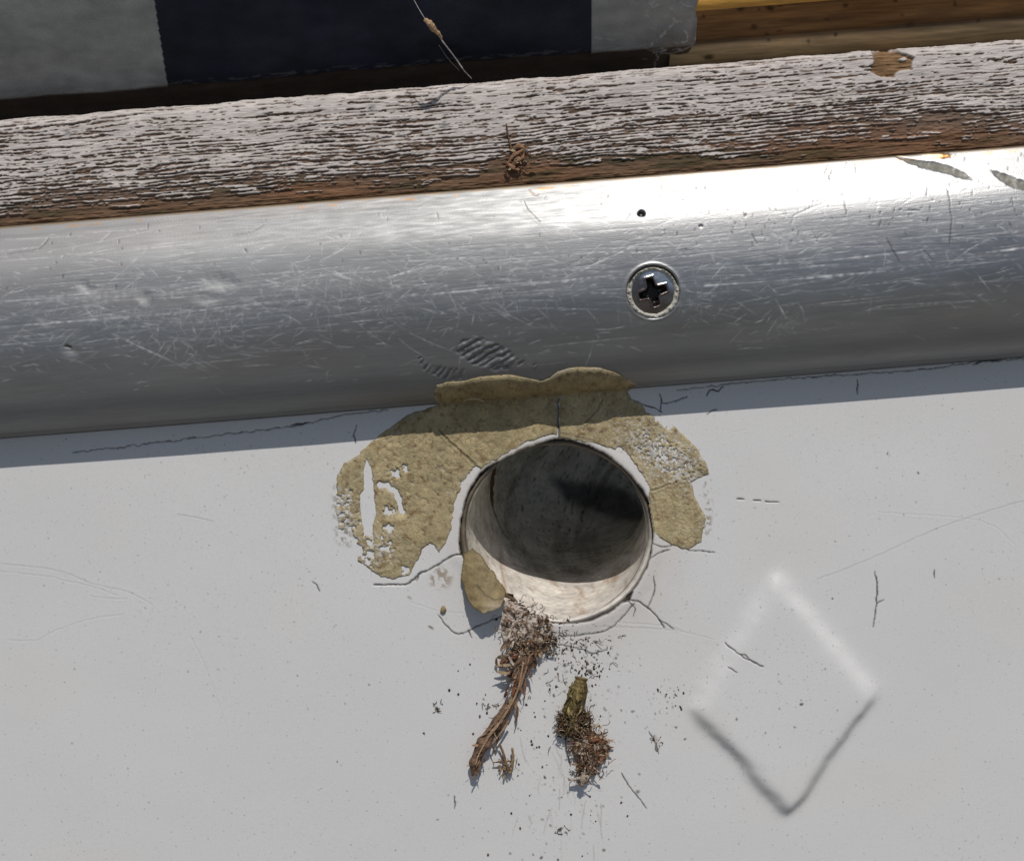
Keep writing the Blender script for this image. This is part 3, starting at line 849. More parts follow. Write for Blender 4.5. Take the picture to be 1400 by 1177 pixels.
# dark nicks near the top edge, grime dots
for _ in range(200):
    x = rs.uniform(900, 1410) if rs.random() < .75 else rs.uniform(0, 900); y = yline(x, rs.uniform(.62, .97)); s_ = rs.uniform(.6, 1.5)
    rc.blob(x, y, s_, s_ * rs.uniform(1, 4.5), rs.gauss(-.1, .25), (.12, .11, .11), .6, -.15, .5, .4, rs.randrange(8), 3)
for x0, y0, x1, y1 in ((1132, 225, 1126, 242), (1138, 232, 1133, 245), (1158, 222, 1154, 234), (1169, 224, 1170, 238), (1155, 276, 1158, 294), (1297, 262, 1301, 300), (1212, 326, 1230, 358),
                       (1263, 343, 1275, 355), (1028, 320, 1035, 334), (1301, 300, 1298, 335), (1384, 272, 1386, 282), (857, 301, 862, 292), (1242, 287, 1258, 289), (1268, 256, 1267, 268)):
    rc.crack([(x0, y0), (x1, y1)], .8, .25, (.1, .09, .09), jit=1.0, k=.7)
rc.crack([(716, 276), (722, 288), (734, 300), (738, 303)], 1.0, .4, (.25, .24, .22), jit=.8, k=.6, lip=.15)
rc.crack([(722, 260), (729, 266), (736, 266)], 1.0, .4, (.3, .2, .14), jit=.8, k=.6)
rc.crack([(8, 348), (40, 343), (55, 338), (66, 325)], 1.0, .25, (.25, .25, .25), jit=.8, k=.7)
rc.crack([(318, 322), (340, 318), (360, 308)], 1.0, .25, (.25, .25, .25), jit=.8, k=.7)
rc.crack([(1085, 295), (1120, 280), (1170, 262), (1250, 252)], .8, .2, (.3, .3, .3), jit=.8, k=.6)
# pits and dents
rc.blob(877, 292, 5, 4.5, 0, (.04, .035, .03), 1, -5, .4, .25); rc.blob(958, 309, 3.5, 2.2, 0, (.10, .09, .08), .8, -1, .7, .5)
rc.blob(1019, 295, 2, 3, 0, (.1, .1, .1), .7, -.5, .7); rc.blob(1000, 296, 3, 1.5, .2, (.2, .2, .2), .5, 0, .8)
for x, y, a_, b_, r_, dp in ((117, 392, 13, 9, .3, 3), (301, 385, 25, 13, .1, 3.2), (285, 410, 24, 9, .1, 1.6), (198, 408, 10, 10, .5, 3.0), (97, 480, 14, 8, .3, 4), (60, 440, 12, 6, .6, 1.2)):
    rc.blob(x, y, a_, b_, r_, (.50, .50, .50), .5, -dp * .45, 1.1, .22, 3, 9)
    w = rc.win(x - a_ - 9, y - b_ - 9, x + a_ + 9, y + b_ + 9)
    rgh[w] += .06 * sstep(1.2, .8, np.hypot((px[w] - x) / a_, (py[w] - y) / b_))
rc.blob(92, 474, 6, 2.5, .2, (.1, .1, .1), .8, -1.5)
# coin-edge gouge: diagonal teeth pressed into the metal
def teeth(poly, ang, pitch, depth, seed):
    xs_ = [p[0] for p in poly]; ys_ = [p[1] for p in poly]
    w = rc.win(min(xs_) - 8, min(ys_) - 8, max(xs_) + 8, max(ys_) + 8)
    X, Y = px[w], py[w]
    sd = poly_sdf(X, Y, poly) + 5 * fbm(X / 6, Y / 6, seed, 3)
    m = sstep(-1.5, 2.5, sd)
    ph = ((X * math.cos(ang) + Y * math.sin(ang)) / pitch + .55 * fbm(X / 14, Y / 14, seed + 1, 2)) * 2 * math.pi
    ac = X * math.cos(ang) + Y * math.sin(ang); al = -X * math.sin(ang) + Y * math.cos(ang)
    wv = .55 + .26 * np.sin(ph) + 1.25 * fbm(al / 26, ac / (pitch * .5), seed + 2, 3, .6) + .35 * fbm(X / 3, Y / 3, seed + 4, 2)
    rc.h[w] += m * (depth * (wv - .75))
    rc.mix(w, (.16, .16, .165), m * sstep(.75, .1, wv) * .6); rc.mix(w, (.62, .62, .62), m * sstep(.8, 1.1, wv) * .3)
teeth([(620, 480), (632, 465), (655, 463), (680, 470), (700, 480), (706, 492), (694, 504), (676, 507), (652, 500), (635, 492)], 1.05, 8.5, 3.8, 2)
teeth([(570, 490), (577, 487), (590, 498), (612, 503), (634, 506), (636, 516), (620, 521), (600, 516), (580, 507)], .6, 7.5, 2.6, 5)
teeth([(706, 490), (716, 492), (720, 500), (709, 501)], 1.0, 6, 2, 3); teeth([(728, 498), (735, 497), (733, 506), (728, 506)], 1.0, 5, 2, 3)
# scuffed cluster at right
for _ in range(46):
    x, y = rs.gauss(1068, 11), rs.gauss(446, 6); a = rs.gauss(-.3, .6); L = rs.uniform(4, 14)
    w_before = None; scratch(x, y, x + L * math.cos(a), y + L * math.sin(a), .8, .7)
w = rc.win(1035, 425, 1105, 465); rc.col[w] += (scr[w] * .18)[..., None]
gouge_m = np.zeros(px.shape)
# big dark gouges, top right
for poly in ([(1222, 213), (1245, 218), (1275, 222), (1300, 227), (1318, 236), (1331, 246), (1318, 245), (1290, 236), (1262, 230), (1240, 222)],
             [(1353, 232), (1368, 236), (1388, 243), (1405, 250), (1410, 262), (1388, 258), (1370, 248)]):
    w = rc.win(min(p[0] for p in poly) - 6, min(p[1] for p in poly) - 6, max(p[0] for p in poly) + 6, max(p[1] for p in poly) + 6)
    sd = poly_sdf(px[w], py[w], poly) + 3 * fbm(px[w] / 6, py[w] / 6, 2, 3)
    m = sstep(-1, 2, sd); m = m * (.8 + .8 * fbm(px[w] / 5, py[w] / 5, 4, 3)); rc.h[w] -= 1.6 * m
    rc.mix(w, (.20, .19, .145), m * .9); rgh[w] += .3 * m; gouge_m[w] = m
rc.blob(1293, 214, 10, 4, .1, (.5, .19, .02), .95, .6, .6, .5); rc.blob(1280, 212, 26, 3.5, .06, (.55, .4, .18), .5, .3, .6, .5)
for _ in range(30): 
    x = rs.uniform(0, 1400); rc.blob(x, yline(x, .985) , rs.uniform(3, 16), 2, -.08, (.45, .25, .1), rs.uniform(.2, .7), 0, .7, .5, rs.randrange(8))
# countersink for the screw
sx, sy = 893, 399
w = rc.win(sx - 45, sy - 45, sx + 45, sy + 45)
r_ = np.hypot(px[w] - sx, py[w] - sy)
rc.h[w] -= 13 * sstep(37, 32.5, r_) ; rc.mix(w, (.05, .045, .04), sstep(36, 33, r_) * .85)
rc.h[w] += .8 * np.exp(-((r_ - 38.5) / 2.0) ** 2); rc.mix(w, (.42, .42, .42), np.exp(-((r_ - 40) / 3) ** 2) * .35)
mtl = mtl0 * (1 - .8 * gouge_m)
rail = empty('metal_rail', (0, 43, 0)); RO = (0, 43, 0)
tag(rail, 'scratched half-round aluminium rub rail running across the picture', 'rail')
suv = np.stack([g['S'], g['Q'], g['S'] * 0], -1)
Pr = sweep_pos(g, rc.h)
put('rail_body', grid_mesh('rail_body', Pr, None, {'albedo': np.clip(rc.col, .02, .95), 'rgh': rgh, 'mtl': mtl, 'suv': suv}, RO), MAT['alu'], rail)
rail_w, rail_z = g['w'], g['z']
def rail_height(X, Y):
    """height of the rail surface seen at picture point (X, Y)"""
    z = np.full(np.shape(X), 60.0)
    for _ in range(14):
        lx = (X - CX) * (D - z) / D; ly = (CY - Y) * (D - z) / D
        ww = (lx - B0[0]) * NN[0] + (ly - B0[1]) * NN[1]
        z = z * .5 + .5 * np.interp(ww, rail_w, rail_z)
    return z

# putty smear on the rail
SM = [(592.8, 539), (596.4, 526), (612, 522), (632.9, 521), (657, 515), (696, 512), (715.4, 515.6), (739.7, 520), (751.8, 516), (761.6, 508.5), (775, 504),
      (790.7, 501.5), (822, 503), (846.6, 510.7), (872, 525), (858, 537), (760, 546), (705.7, 552), (632.9, 556), (598, 552)]
def smear_col(X, Y, sd):
    c, h = putty_col(X, Y, sd)
    g_ = fbm(X / 18, Y / 10, 3, 4)
    c = c * .82 * (1 + .4 * g_)[..., None]
    h = h + 2.2 * sstep(0, 7, sd)
    bl = sstep(.02, .2, fbm(X / 30, Y / 22, 6, 3)); c = c * (1 - .15 * bl[..., None])
    return c, h
sm = sheet('putty_piece', lambda X, Y: poly_sdf(X, Y, SM) + 1.2 * fbm(X / 7, Y / 7, 4, 4), 585, 492, 882, 556, 1.0, rail_height, 2.4, smear_col, putty, MAT['putty'], PT)
tag(sm, 'ridge of putty squeezed up onto the metal rail')
mb = MB(); mb.tube(catmull([(634 - CX, CY - 549, 9), (642 - CX, CY - 545, 18), (652 - CX, CY - 544.5, 18), (662 - CX, CY - 549, 9)], 6), [1.5 + 1.4 * math.sin(math.pi * k / 18) for k in range(19)], (.5, .42, .27), 6, rough=.15)
put('putty_curl', mb.mesh('putty_curl', PT), MAT['putty'], putty)

# ---- screw
Zs = float(rail_height(np.array([float(sx)]), np.array([float(sy)]))[0])
slx, sly = to_local(sx, sy, Zs); SO = (slx, sly, Zs - 14)
screw = empty('screw', SO); tag(screw, 'dark cross-head screw sunk in the metal rail', 'screw')
# surface normal of the rail there
wv_ = (slx - B0[0]) * NN[0] + (sly - B0[1]) * NN[1]
slope = np.interp(wv_ + 4, rail_w, rail_z) - np.interp(wv_ - 4, rail_w, rail_z)
slope /= 8
def disc(name, r, step, hfn, cfn, mat, zoff, tilt=1.0, rin=0):
    ax = np.arange(-r - 2 * step, r + 2.01 * step, step); X, Y = np.meshgrid(ax, -ax)
    rr = np.hypot(X, Y); keep = (rr < r + step * .6) & (rr >= rin)
    f_ = np.where(rr > r, r / np.maximum(rr, 1e-6), 1.0); X2, Y2 = X * f_, Y * f_
    Z = hfn(X2, Y2); c = cfn(X2, Y2)
    wl_ = X2 * NN[0] + Y2 * NN[1]
    P = np.stack([X2 + slx, Y2 + sly, Z + Zs + zoff + slope * wl_ * tilt], -1)
    m = keep[:-1, :-1] & keep[1:, :-1] & keep[:-1, 1:] & keep[1:, 1:]
    return put(name, grid_mesh(name, P, m, {'albedo': c}, SO), mat, screw)
def cross(X, Y):
    a = math.radians(-17); u = X * math.cos(a) - Y * math.sin(a); v = X * math.sin(a) + Y * math.cos(a)
    def arm(p, q): 
        hw = 5.4 - .07 * np.abs(q); return np.minimum(hw - np.abs(p), 18.5 - np.abs(q))
    return np.maximum(np.maximum(arm(u, v), arm(v, u)), 9.0 - np.hypot(u, v))
def head_h(X, Y):
    r = np.hypot(X, Y); sd = cross(X, Y) + .5 * fbm(X / 4, Y / 4, 3, 2)
    h = 3.4 * np.cos(np.clip(r / 30, 0, 1) * math.pi / 2) - 7 * sstep(28.5, 31, r) + .3 * fbm(X / 5, Y / 5, 5, 3)
    return h - 11 * sstep(-.8, 2.6, sd) * sstep(24, 10, r) + .9 * np.exp(-((sd + 1.6) / 1.2) ** 2)
def head_c(X, Y):
    sd = cross(X, Y); n_ = fbm(X / 8, Y / 8, 7, 4); c = np.ones(X.shape + (3,)) * np.array((.20, .17, .16))
    c = c * (1 + .5 * n_)[..., None]
    c = c * (1 - .85 * sstep(.5, 3, sd))[..., None]
    pale = sstep(8, 20, Y + .35 * X + 8 * n_) * sstep(-1, -3, sd)
    return c * (1 - pale[..., None]) + np.array((.50, .53, .54)) * pale[..., None]
disc('screw_head', 29.5, .8, head_h, head_c, MAT['steel'], -5)
def ring_h(X, Y):
    r = np.hypot(X, Y); a = np.arctan2(Y, X); n_ = fbm(X / 5, Y / 5, 2, 4)
    return 5.0 * np.exp(-((r - 31.0) / 3.2) ** 2) * (1 + 1.8 * n_) - 4 * sstep(34, 37, r) - 4 * sstep(28, 25, r) - 5 * sstep(.1, .8, np.sin(a)) * sstep(31, 33, r)
def ring_c(X, Y):
    a = np.arctan2(Y, X); r = np.hypot(X, Y); n_ = fbm(X / 3, Y / 3, 6, 4); c = np.ones(X.shape + (3,)) * np.array((.60, .58, .50)) * (1 + .8 * n_)[..., None]
    dk = sstep(.15, .5, np.sin(a) + .3 * n_) * sstep(30.5, 32, r)
    return c * (1 - .85 * dk[..., None]) * (1 - .6 * sstep(.12, .25, n_))[..., None]
disc('sealant_ring', 35, .8, ring_h, ring_c, MAT['putty'], -6, 1.0, 25)

# ---- weathered wood strip
WOODP = [(277.5, 36), (277.8, 58), (281, 62.5), (296, 64), (330, 65), (365, 66), (398, 66.5), (409, 65), (415, 61), (418.5, 50), (420, 20), (420, -60)]
sw = axis(-1500, -720, 720, 1500, 1.3, 60)
g = sweep(WOODP, sw, .85)
wc = sweep_canvas(g); px, py = g['px'], g['py']
v = np.clip((g['W'] - 278) / 138, 0, 1)      # 0 at the rail .. 1 at the top
ss, q = g['S'], g['Q']
wx = ss + 0; wy = q + 7 * fbm(ss / 160, q / 30, 3, 2) + 2.2 * fbm(ss / 26, q / 9, 4, 3)
n1_ = fbm(wx / 60, wy / 2.5, 5, 3, .6)
n2_ = fbm(wx / 14, wy / 1.9, 8, 3, .6)
n3_ = fbm(wx / 5, wy / 4.0, 11, 2)
ph = wy / 4.7 + 1.6 * fbm(ss / 150, q / 26, 2, 3) + .9 * fbm(ss / 24, q / 7, 9, 3)
tri = np.abs(2 * (ph - np.floor(ph)) - 1)           # 0 where a split runs along the grain
ridge = .34 * (tri - .5) + .62 * n1_ + .46 * n2_ + .22 * n3_ + .18 * fbm(wx / 4, wy / 1.6, 7, 2)
loss = .02 + .0 * v
thr = -.14 + .19 * sstep(.75, .12, v) + .50 * sstep(.17, .02, v + .26 * fbm(ss / 40, q / 8, 6, 3)) + .20 * fbm(ss / 110, q / 22, 2, 3)
thr = thr + .12 * sstep(-100, -650, ss) * sstep(.5, .0, v)
brownpatch = np.zeros(px.shape)
w = wc.win(1170, 55, 1270, 125)
bp = poly_sdf(px[w], py[w], [(1191, 72), (1210, 68), (1232, 72), (1250, 80), (1246, 96), (1228, 98), (1222, 106), (1204, 107), (1190, 98), (1194, 86)]) + 6 * fbm(px[w] / 8, py[w] / 6, 3, 4)
brownpatch[w] = sstep(-1, 2, bp)
thr = thr + .16 * np.clip(sstep(60, 15, np.hypot((px - 725) * .6, (py - 236) * 1.5)) + sstep(120, 40, np.hypot((px - 1210) * .5, (py - 180) * 2.2)) + sstep(60, 20, np.hypot((px - 445) * .5, (py - 262) * 2)), 0, 1)
paint = sstep(thr - .012, thr + .045, ridge) * (1 - brownpatch) * sstep(421, 417, g['W'])
paint *= sstep(.0, .05, v - .03 + .08 * fbm(ss / 30, q / 9, 12, 3))
grain = fbm(wx / 60, wy / 2.0, 1, 4, .6)
warm = sstep(.28, .02, v + .25 * fbm(ss / 70, q / 15, 9, 3))
wood = np.array((.19, .13, .095))[None, None] * (1 - warm[..., None]) + np.array((.19, .112, .066))[None, None] * warm[..., None]
wood = wood * (1 + 1.1 * grain)[..., None]
green = sstep(.04, .2, fbm(ss / 60, q / 12, 13, 3)) * sstep(.4, .15, v)
wood = wood * (1 - .45 * green[..., None] * np.array((1, .75, .9)))
stain = sstep(60, 15, np.hypot((px - 730) * .55, (py - 238) * 1.6)) + sstep(150, 60, np.hypot((px - 1180) * .5, (py - 196) * 4)) + sstep(70, 25, np.hypot((px - 450) * .5, (py - 262) * 3))
thr = thr + 0; wood = wood * (1 - .0) * (1 + np.clip(stain, 0, 1)[..., None] * np.array((.12, .0, -.08)))
wood = wood * (1 - brownpatch[..., None]) + np.array((.24, .14, .07)) * (1 + 1.4 * n2_[..., None]) * brownpatch[..., None]
pc = np.array((.66, .60, .565)) * (1 + .16 * fbm(ss / 80, q / 20, 2, 3) + .22 * n2_)[..., None]
pc = pc * (1 - .22 * sstep(.06, .0, ridge - thr)[..., None])
wc.col[:] = wood * (1 - paint[..., None]) + pc * paint[..., None]
wc.h += 1.4 * paint * (1 + .5 * n2_) + .9 * paint * sstep(.10, .0, ridge - thr) + 3.0 * grain * (1 - paint) + 2.0 * fbm(ss / 9, q / 3, 3, 3) * (1 - paint) - 1.0 * sstep(thr + .02, thr - .3, ridge) - 2.0 * brownpatch
wc.h += 2.2 * fbm(ss / 60, q / 9, 7, 3)
wc.h += 2.0 * fbm(ss / 12, 0 * q, 4, 3) * sstep(.93, 1.0, v) + 2.5 * fbm(ss / 45, 0 * q, 5, 2) * sstep(.93, 1.0, v)
for x, y, a_ in ((508, 148, 8), (606, 171, 9), (94, 182, 7)): wc.blob(x, y, a_, a_ * .7, .3, (.22, .22, .22), .75, -.3, .8, .6, 3, 4)
wc.blob(1235, 81, 6, 3, -.2, (.7, .66, .62), .9, 2, .5, .3)
Pw = sweep_pos(g, wc.h)
strip = empty('wood_strip', (0, 340, 30)); WO = (0, 340, 30)
tag(strip, 'weathered wooden strip with cracked and flaking white paint above the metal rail', 'wooden strip')
suv = np.stack([g['S'], g['Q'], g['S'] * 0], -1)
fm = lambda a: (a[:-1, :-1] + a[1:, :-1] + a[:-1, 1:] + a[1:, 1:]) / 4
isb = (fm(brownpatch) > .5)
put('painted_wood', grid_mesh('painted_wood', Pw, ~isb, {'albedo': np.clip(wc.col, .01, .9), 'suv': suv}, WO), MAT['wood'], strip)
kb = put('bare_patch', grid_mesh('bare_patch', Pw, isb, {'albedo': np.clip(wc.col, .01, .9), 'suv': suv}, WO), MAT['wood'], strip)
tag(kb, 'bare brown patch where the paint has come off')

# ---- dark cloth cover, upper left
cov = empty('cloth_cover', (-200, 470, -60)); CO = (-200, 470, -60)
tag(cov, 'grey and navy cloth cover with rounded hem above the wooden strip', 'cover')
COVP = [(412, -130), (436, -104), (444, -58), (451, -36), (456, -16), (468, 8), (484, 30), (508, 62), (540, 103), (572, 144), (598, 176), (622, 198), (672, 212), (752, 216)]
scv = np.arange(-820, 292, 1.6)
g = sweep(COVP, scv, 1.6); cc_ = sweep_canvas(g); px, py = g['px'], g['py']; ss, q = g['S'], g['Q']
sb1 = -468.0; sb2 = 118.0
def s_at(px_, z=20):   # along-boat coordinate of a picture column near the top edge
    return None
side = px
WH = float(g['W'][np.abs(py - (137 - .08 * px)) < 1].mean())
hem = sstep(2, -2, g['W'] - WH - 2 * fbm(ss / 50, 0 * q, 3, 2))
grey = np.array((.50, .515, .515)); navy = np.array((.038, .043, .062)); black = np.array((.12, .088, .072))
WH0 = float(g['W'][np.abs(py - (137 - .08 * px)) < 1].mean())
x_l = 228 + 3 * fbm(ss * 0, q / 20, 3, 3); x_r = 807 + 2 * fbm(ss * 0, q / 15, 4, 3)
rw = int(np.argmin(np.abs(g['W'][:, 0] - WH0))); sl_ = np.interp(230, px[rw], ss[rw]); sr_ = np.interp(808, px[rw], ss[rw]); isn = (ss > sl_ + .22 * (g['W'] - WH0)) & (ss < sr_)
cl = np.where(isn[..., None], navy * (1 + 1.0 * fbm(ss / 60, q / 40, 5, 3))[..., None], grey * (1 + .35 * fbm(ss / 70, q / 40, 6, 4))[..., None])
cl = cl * (1 - .15 * (isn[..., None]) * np.array((.3, .2, -.8)) * (fbm(ss / 70, q / 60, 9, 3) + .2)[..., None] * 3)
lint = sstep(3.2, .8, np.abs(g['W'] - WH - 3 - 3 * fbm(ss / 40, 0 * q, 6, 3))) * sstep(-.02, .15, fbm(ss / 12, q / 3, 8, 3))
cl = cl * (1 - hem[..., None]) + black * (1 + .6 * fbm(ss / 30, q / 10, 2, 3))[..., None] * hem[..., None]
cl = cl + .10 * lint[..., None]
cc_.col[:] = cl
cc_.h = -3.0 * hem + 2.6 * fbm(ss / 160, q / 70, 5, 3) + 1.0 * (~isn) * 1.0 + .8 * fbm(ss / 24, q / 10, 6, 3)
# crumpled clear tape at its right end
w = cc_.win(850, 0, 990, 100)
e = sstep(868, 905, px[w])
rg = np.abs(fbm(px[w] / 22, py[w] / 16, 7, 3)); cr = sstep(.05, .0, rg) * sstep(-.1, .1, fbm(px[w] / 9, py[w] / 9, 3, 2))
cc_.h[w] += e * (4 * fbm(px[w] / 18, py[w] / 14, 8, 3) + 1.6 * cr)
cc_.mix(w, (.17, .155, .12), e * .5 * sstep(20, 60, py[w])); cc_.mix(w, (.95, .95, .95), e * cr * .8)
cc_.crack([(813, 50), (823, 53)], 1.6, .3, (.6, .6, .6), jit=.2); cc_.crack([(829, 53), (841, 55)], 1.6, .3, (.6, .6, .6), jit=.2)
cc_.crack([(880, 66), (893, 71), (915, 74), (940, 66), (955, 50)], 1.6, -1.2, (.42, .42, .4), jit=1.6, k=.7)
Pc = sweep_pos(g, cc_.h)
# turn the right end inwards
endf = sstep(276, 291, ss); Pc[..., 2] -= 22 * endf ** 2
for nm, mk, lb in (('navy_panel', isn, 'navy blue middle panel'), ('grey_panel', (~isn) & (px < 500), 'grey left panel'), ('grey_panel', (~isn) & (px >= 500), 'grey right panel with crumpled clear tape')):
    hm = g['W'] < WH
    rc_ = ~((px > 930) & (py > 52) & (np.hypot(px - 930, py - 52) > 27)); rc_ = rc_[:-1, :-1] & rc_[1:, 1:]
    f_ = (fm(mk.astype(float)) > .5) if nm == 'navy_panel' else (fm(mk.astype(float)) >= .5)
    o = put(nm, grid_mesh(nm, Pc, f_ & rc_ & (fm(hm.astype(float)) <= .5), {'albedo': cc_.col}, CO), MAT['fabric'], cov); tag(o, lb)
put('hem', grid_mesh('hem', Pc, rc_ & (fm(hm.astype(float)) > .5), {'albedo': cc_.col}, CO), MAT['fabric'], cov)

# ---- varnished wooden moulding, upper right
mold = empty('wooden_moulding', (400, 480, -40)); MO = (400, 480, -40)
tag(mold, 'old brown varnished moulding with an edge coloured golden as if sunlit, right of the cloth cover', 'moulding')
MOLP = [(400, -150), (420, -110), (436, -62), (446, -34), (455, -19), (464, -13), (469, -14), (474, -8), (484, 4), (492, 20), (497, 35)]
smd = np.arange(255, 1500, 2.5)
g = sweep(MOLP, smd, 1.5); mc = sweep_canvas(g); px, py = g['px'], g['py']; ss, q = g['S'], g['Q']
f = fbm(ss / 120, q / 12, 4, 4)
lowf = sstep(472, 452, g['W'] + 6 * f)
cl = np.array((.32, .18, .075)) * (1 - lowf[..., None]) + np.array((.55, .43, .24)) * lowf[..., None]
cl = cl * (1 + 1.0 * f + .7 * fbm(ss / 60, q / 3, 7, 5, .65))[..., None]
cl = cl * (1 - .5 * np.exp(-((g['W'] - 470 - 5 * f) / 3.0) ** 2))[..., None]; cl = cl * (1 + .5 * np.exp(-((g['W'] - 461) / 5.0) ** 2))[..., None]  # groove shade and bead highlight painted into the varnish colour
mc.col[:] = cl
for _ in range(22):
    x = rs.uniform(960, 1410); y = rs.uniform(10, 80) - (x - 960) * .07
    mc.blob(x, y, rs.uniform(1.5, 8), rs.uniform(1.5, 5), 0, (.045, .025, .012), .8, .3, .8, .7, rs.randrange(9), 5)
mc.h = 1.2 * fbm(ss / 80, q / 10, 5, 4)
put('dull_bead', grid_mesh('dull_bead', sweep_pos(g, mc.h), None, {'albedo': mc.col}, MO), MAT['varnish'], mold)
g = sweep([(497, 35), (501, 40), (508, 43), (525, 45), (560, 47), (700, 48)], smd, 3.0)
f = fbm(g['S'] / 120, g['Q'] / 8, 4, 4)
put('sunlit_ledge', grid_mesh('sunlit_ledge', sweep_pos(g, .8 * f), None, {'albedo': np.array((.78, .42, .09)) * (1 + .9 * f)[..., None]}, MO), MAT['varnish'], mold)  # sunlight on the varnish put into the ledge colour

# ------------------------------------------------------------------ loose things
def L3(x, y, z): 
    a, b = to_local(x, y, z); return np.array((a, b, z))
def pz(x, y): return float(panel_z(np.array([float(x)]), np.array([float(y)]))[0])

# curled flake of putty
FL = ([(634, 757), (645, 749), (656, 757), (663.7, 768), (673, 780), (682.6, 793), (691, 807), (688, 822), (684, 831), (673, 835), (660, 839.5), (648, 830), (638.6, 820), (635, 806), (630.7, 793), (632, 772)])
fo = L3(640, 755, 2)
fl = empty('curled_flake', tuple(fo)); tag(fl, 'curled flake of putty lifting off the lower left rim of the hole', 'putty flake')
xs_ = np.arange(624, 698, .9); ys_ = np.arange(743, 845, .9); X, Y = np.meshgrid(xs_, ys_)
sd = poly_sdf(X, Y, FL) + 4.0 * fbm(X / 9, Y / 9, 4, 4)
t = np.clip((Y - 752) / 86, 0, 1)
z = 3 + 30 * t ** 1.15 - .010 * (X - 658 - (Y - 790) * .28) ** 2 + 2.5 * fbm(X / 16, Y / 16, 8, 3) + 2.2 * np.exp(-((Y - 828) / 5) ** 2) + 1.5 * np.abs(fbm(X / 9, Y / 9, 5, 2))
f = fbm(X / 22, Y / 30, 6, 4)
cc = np.array((.25, .19, .095)) * (1 + .9 * f + .4 * fbm(X / 6, Y / 8, 2, 4))[..., None]; pal = sstep(815, 832, Y + 8 * f) * sstep(655, 675, X)
cc = cc * (1 - .5 * pal[..., None]) + np.array((.5, .42, .32)) * .5 * pal[..., None]
cc *= (1 - .4 * (1 - sstep(0, 2.2, np.abs(sd))))[..., None]
vein = line_dist(X + 4 * fbm(X / 8, Y / 8, 1, 2), Y, [(652, 800), (662, 812), (676, 820), (686, 818)]); cc *= (1 - .45 * sstep(1.6, .5, vein))[..., None]
P1 = np.stack([(X - CX) * (D - z) / D, (CY - Y) * (D - z) / D, z], -1)
keep = sd > -.6; keep = keep[:-1, :-1] & keep[1:, :-1] & keep[:-1, 1:] & keep[1:, 1:]
o = put('flake_sheet', grid_mesh('flake_sheet', P1, keep, {'albedo': cc}, tuple(fo)), MAT['flake'], fl)
md = o.modifiers.new('thickness', 'SOLIDIFY'); md.thickness = 2.6 * S; md.offset = -1

def fibres(mb, n, cx, cy, sx_, sy_, zb, zs, L, r, cols, curl=1.0, rnd=random):
    for _ in range(n):
        x, y = rnd.gauss(cx, sx_), rnd.gauss(cy, sy_); x = max(cx - 2 * sx_, min(cx + 2 * sx_, x)); y = max(cy - 2 * sy_, min(cy + 2 * sy_, y))
        z = zb + abs(rnd.gauss(0, zs)); a = rnd.uniform(0, 6.28); l = rnd.uniform(.4, 1.2) * L; c = np.array(rnd.choice(cols)) * rnd.uniform(.6, 1.3)
        pts = [L3(x, y, z)]; k = rnd.uniform(-1, 1) * curl; m = 5
        for i in range(m):
            a += k * .7 + rnd.gauss(0, .35) * curl; x += l / m * math.cos(a); y += l / m * math.sin(a); z = max(zb * .5, z + rnd.gauss(0, .9))
            pts.append(L3(x, y, z))
        mb.tube(pts, [r * 1.0] * m + [r * .5], c, 3, cap=False)
def scraps(mb, n, cx, cy, sx_, sy_, zb, zs, L, wd, cols, ang=None, rnd=random):
    for _ in range(n):
        x, y = rnd.gauss(cx, sx_), rnd.gauss(cy, sy_); z = zb + abs(rnd.gauss(0, zs)); a = rnd.gauss(ang, .32) if ang is not None else rnd.uniform(0, 6.28)
        l = rnd.uniform(.5, 1.3) * L; wv = rnd.uniform(.4, 1.2) * wd; c = np.array(rnd.choice(cols)) * rnd.uniform(.6, 1.35); m = 4; base = len(mb.V)
        tw = rnd.uniform(-1, 1); tw2 = rnd.uniform(-1.2, 1.2)
        for i in range(m + 1):
            t = i / m; a += rnd.gauss(0, .18); x += l / m * math.cos(a); y += l / m * math.sin(a); z += rnd.gauss(0, .8)
            hw = wv * .5 * (math.sin(math.pi * (.12 + .76 * t)) * rnd.uniform(.6, 1.3)); ph = tw + tw2 * t
            ox, oy, oz = -math.sin(a) * math.cos(ph) * hw, math.cos(a) * math.cos(ph) * hw, math.sin(ph) * hw
            q = L3(x, y, max(.6, z)); cc = c * (1 + rnd.uniform(-.25, .25))
            mb.V += [q + np.array((ox, oy, oz)), q - np.array((ox, oy, oz)) + np.array((0, 0, .3))]; mb.C += [cc, cc * .85]
            if i:
                b_ = base + 2 * i; mb.F.append((b_ - 2, b_ - 1, b_ + 1, b_))
def crumbs(mb, n, cx, cy, sx_, sy_, zb, zs, r0, r1, cols, rnd=random):
    for _ in range(n):
        x, y = rnd.gauss(cx, sx_), rnd.gauss(cy, sy_); r = rnd.uniform(r0, r1)
        mb.lump(L3(x, y, zb + abs(rnd.gauss(0, zs)) + r * .4), r, np.array(rnd.choice(cols)) * rnd.uniform(.6, 1.3), .4, 5, 3, .8)
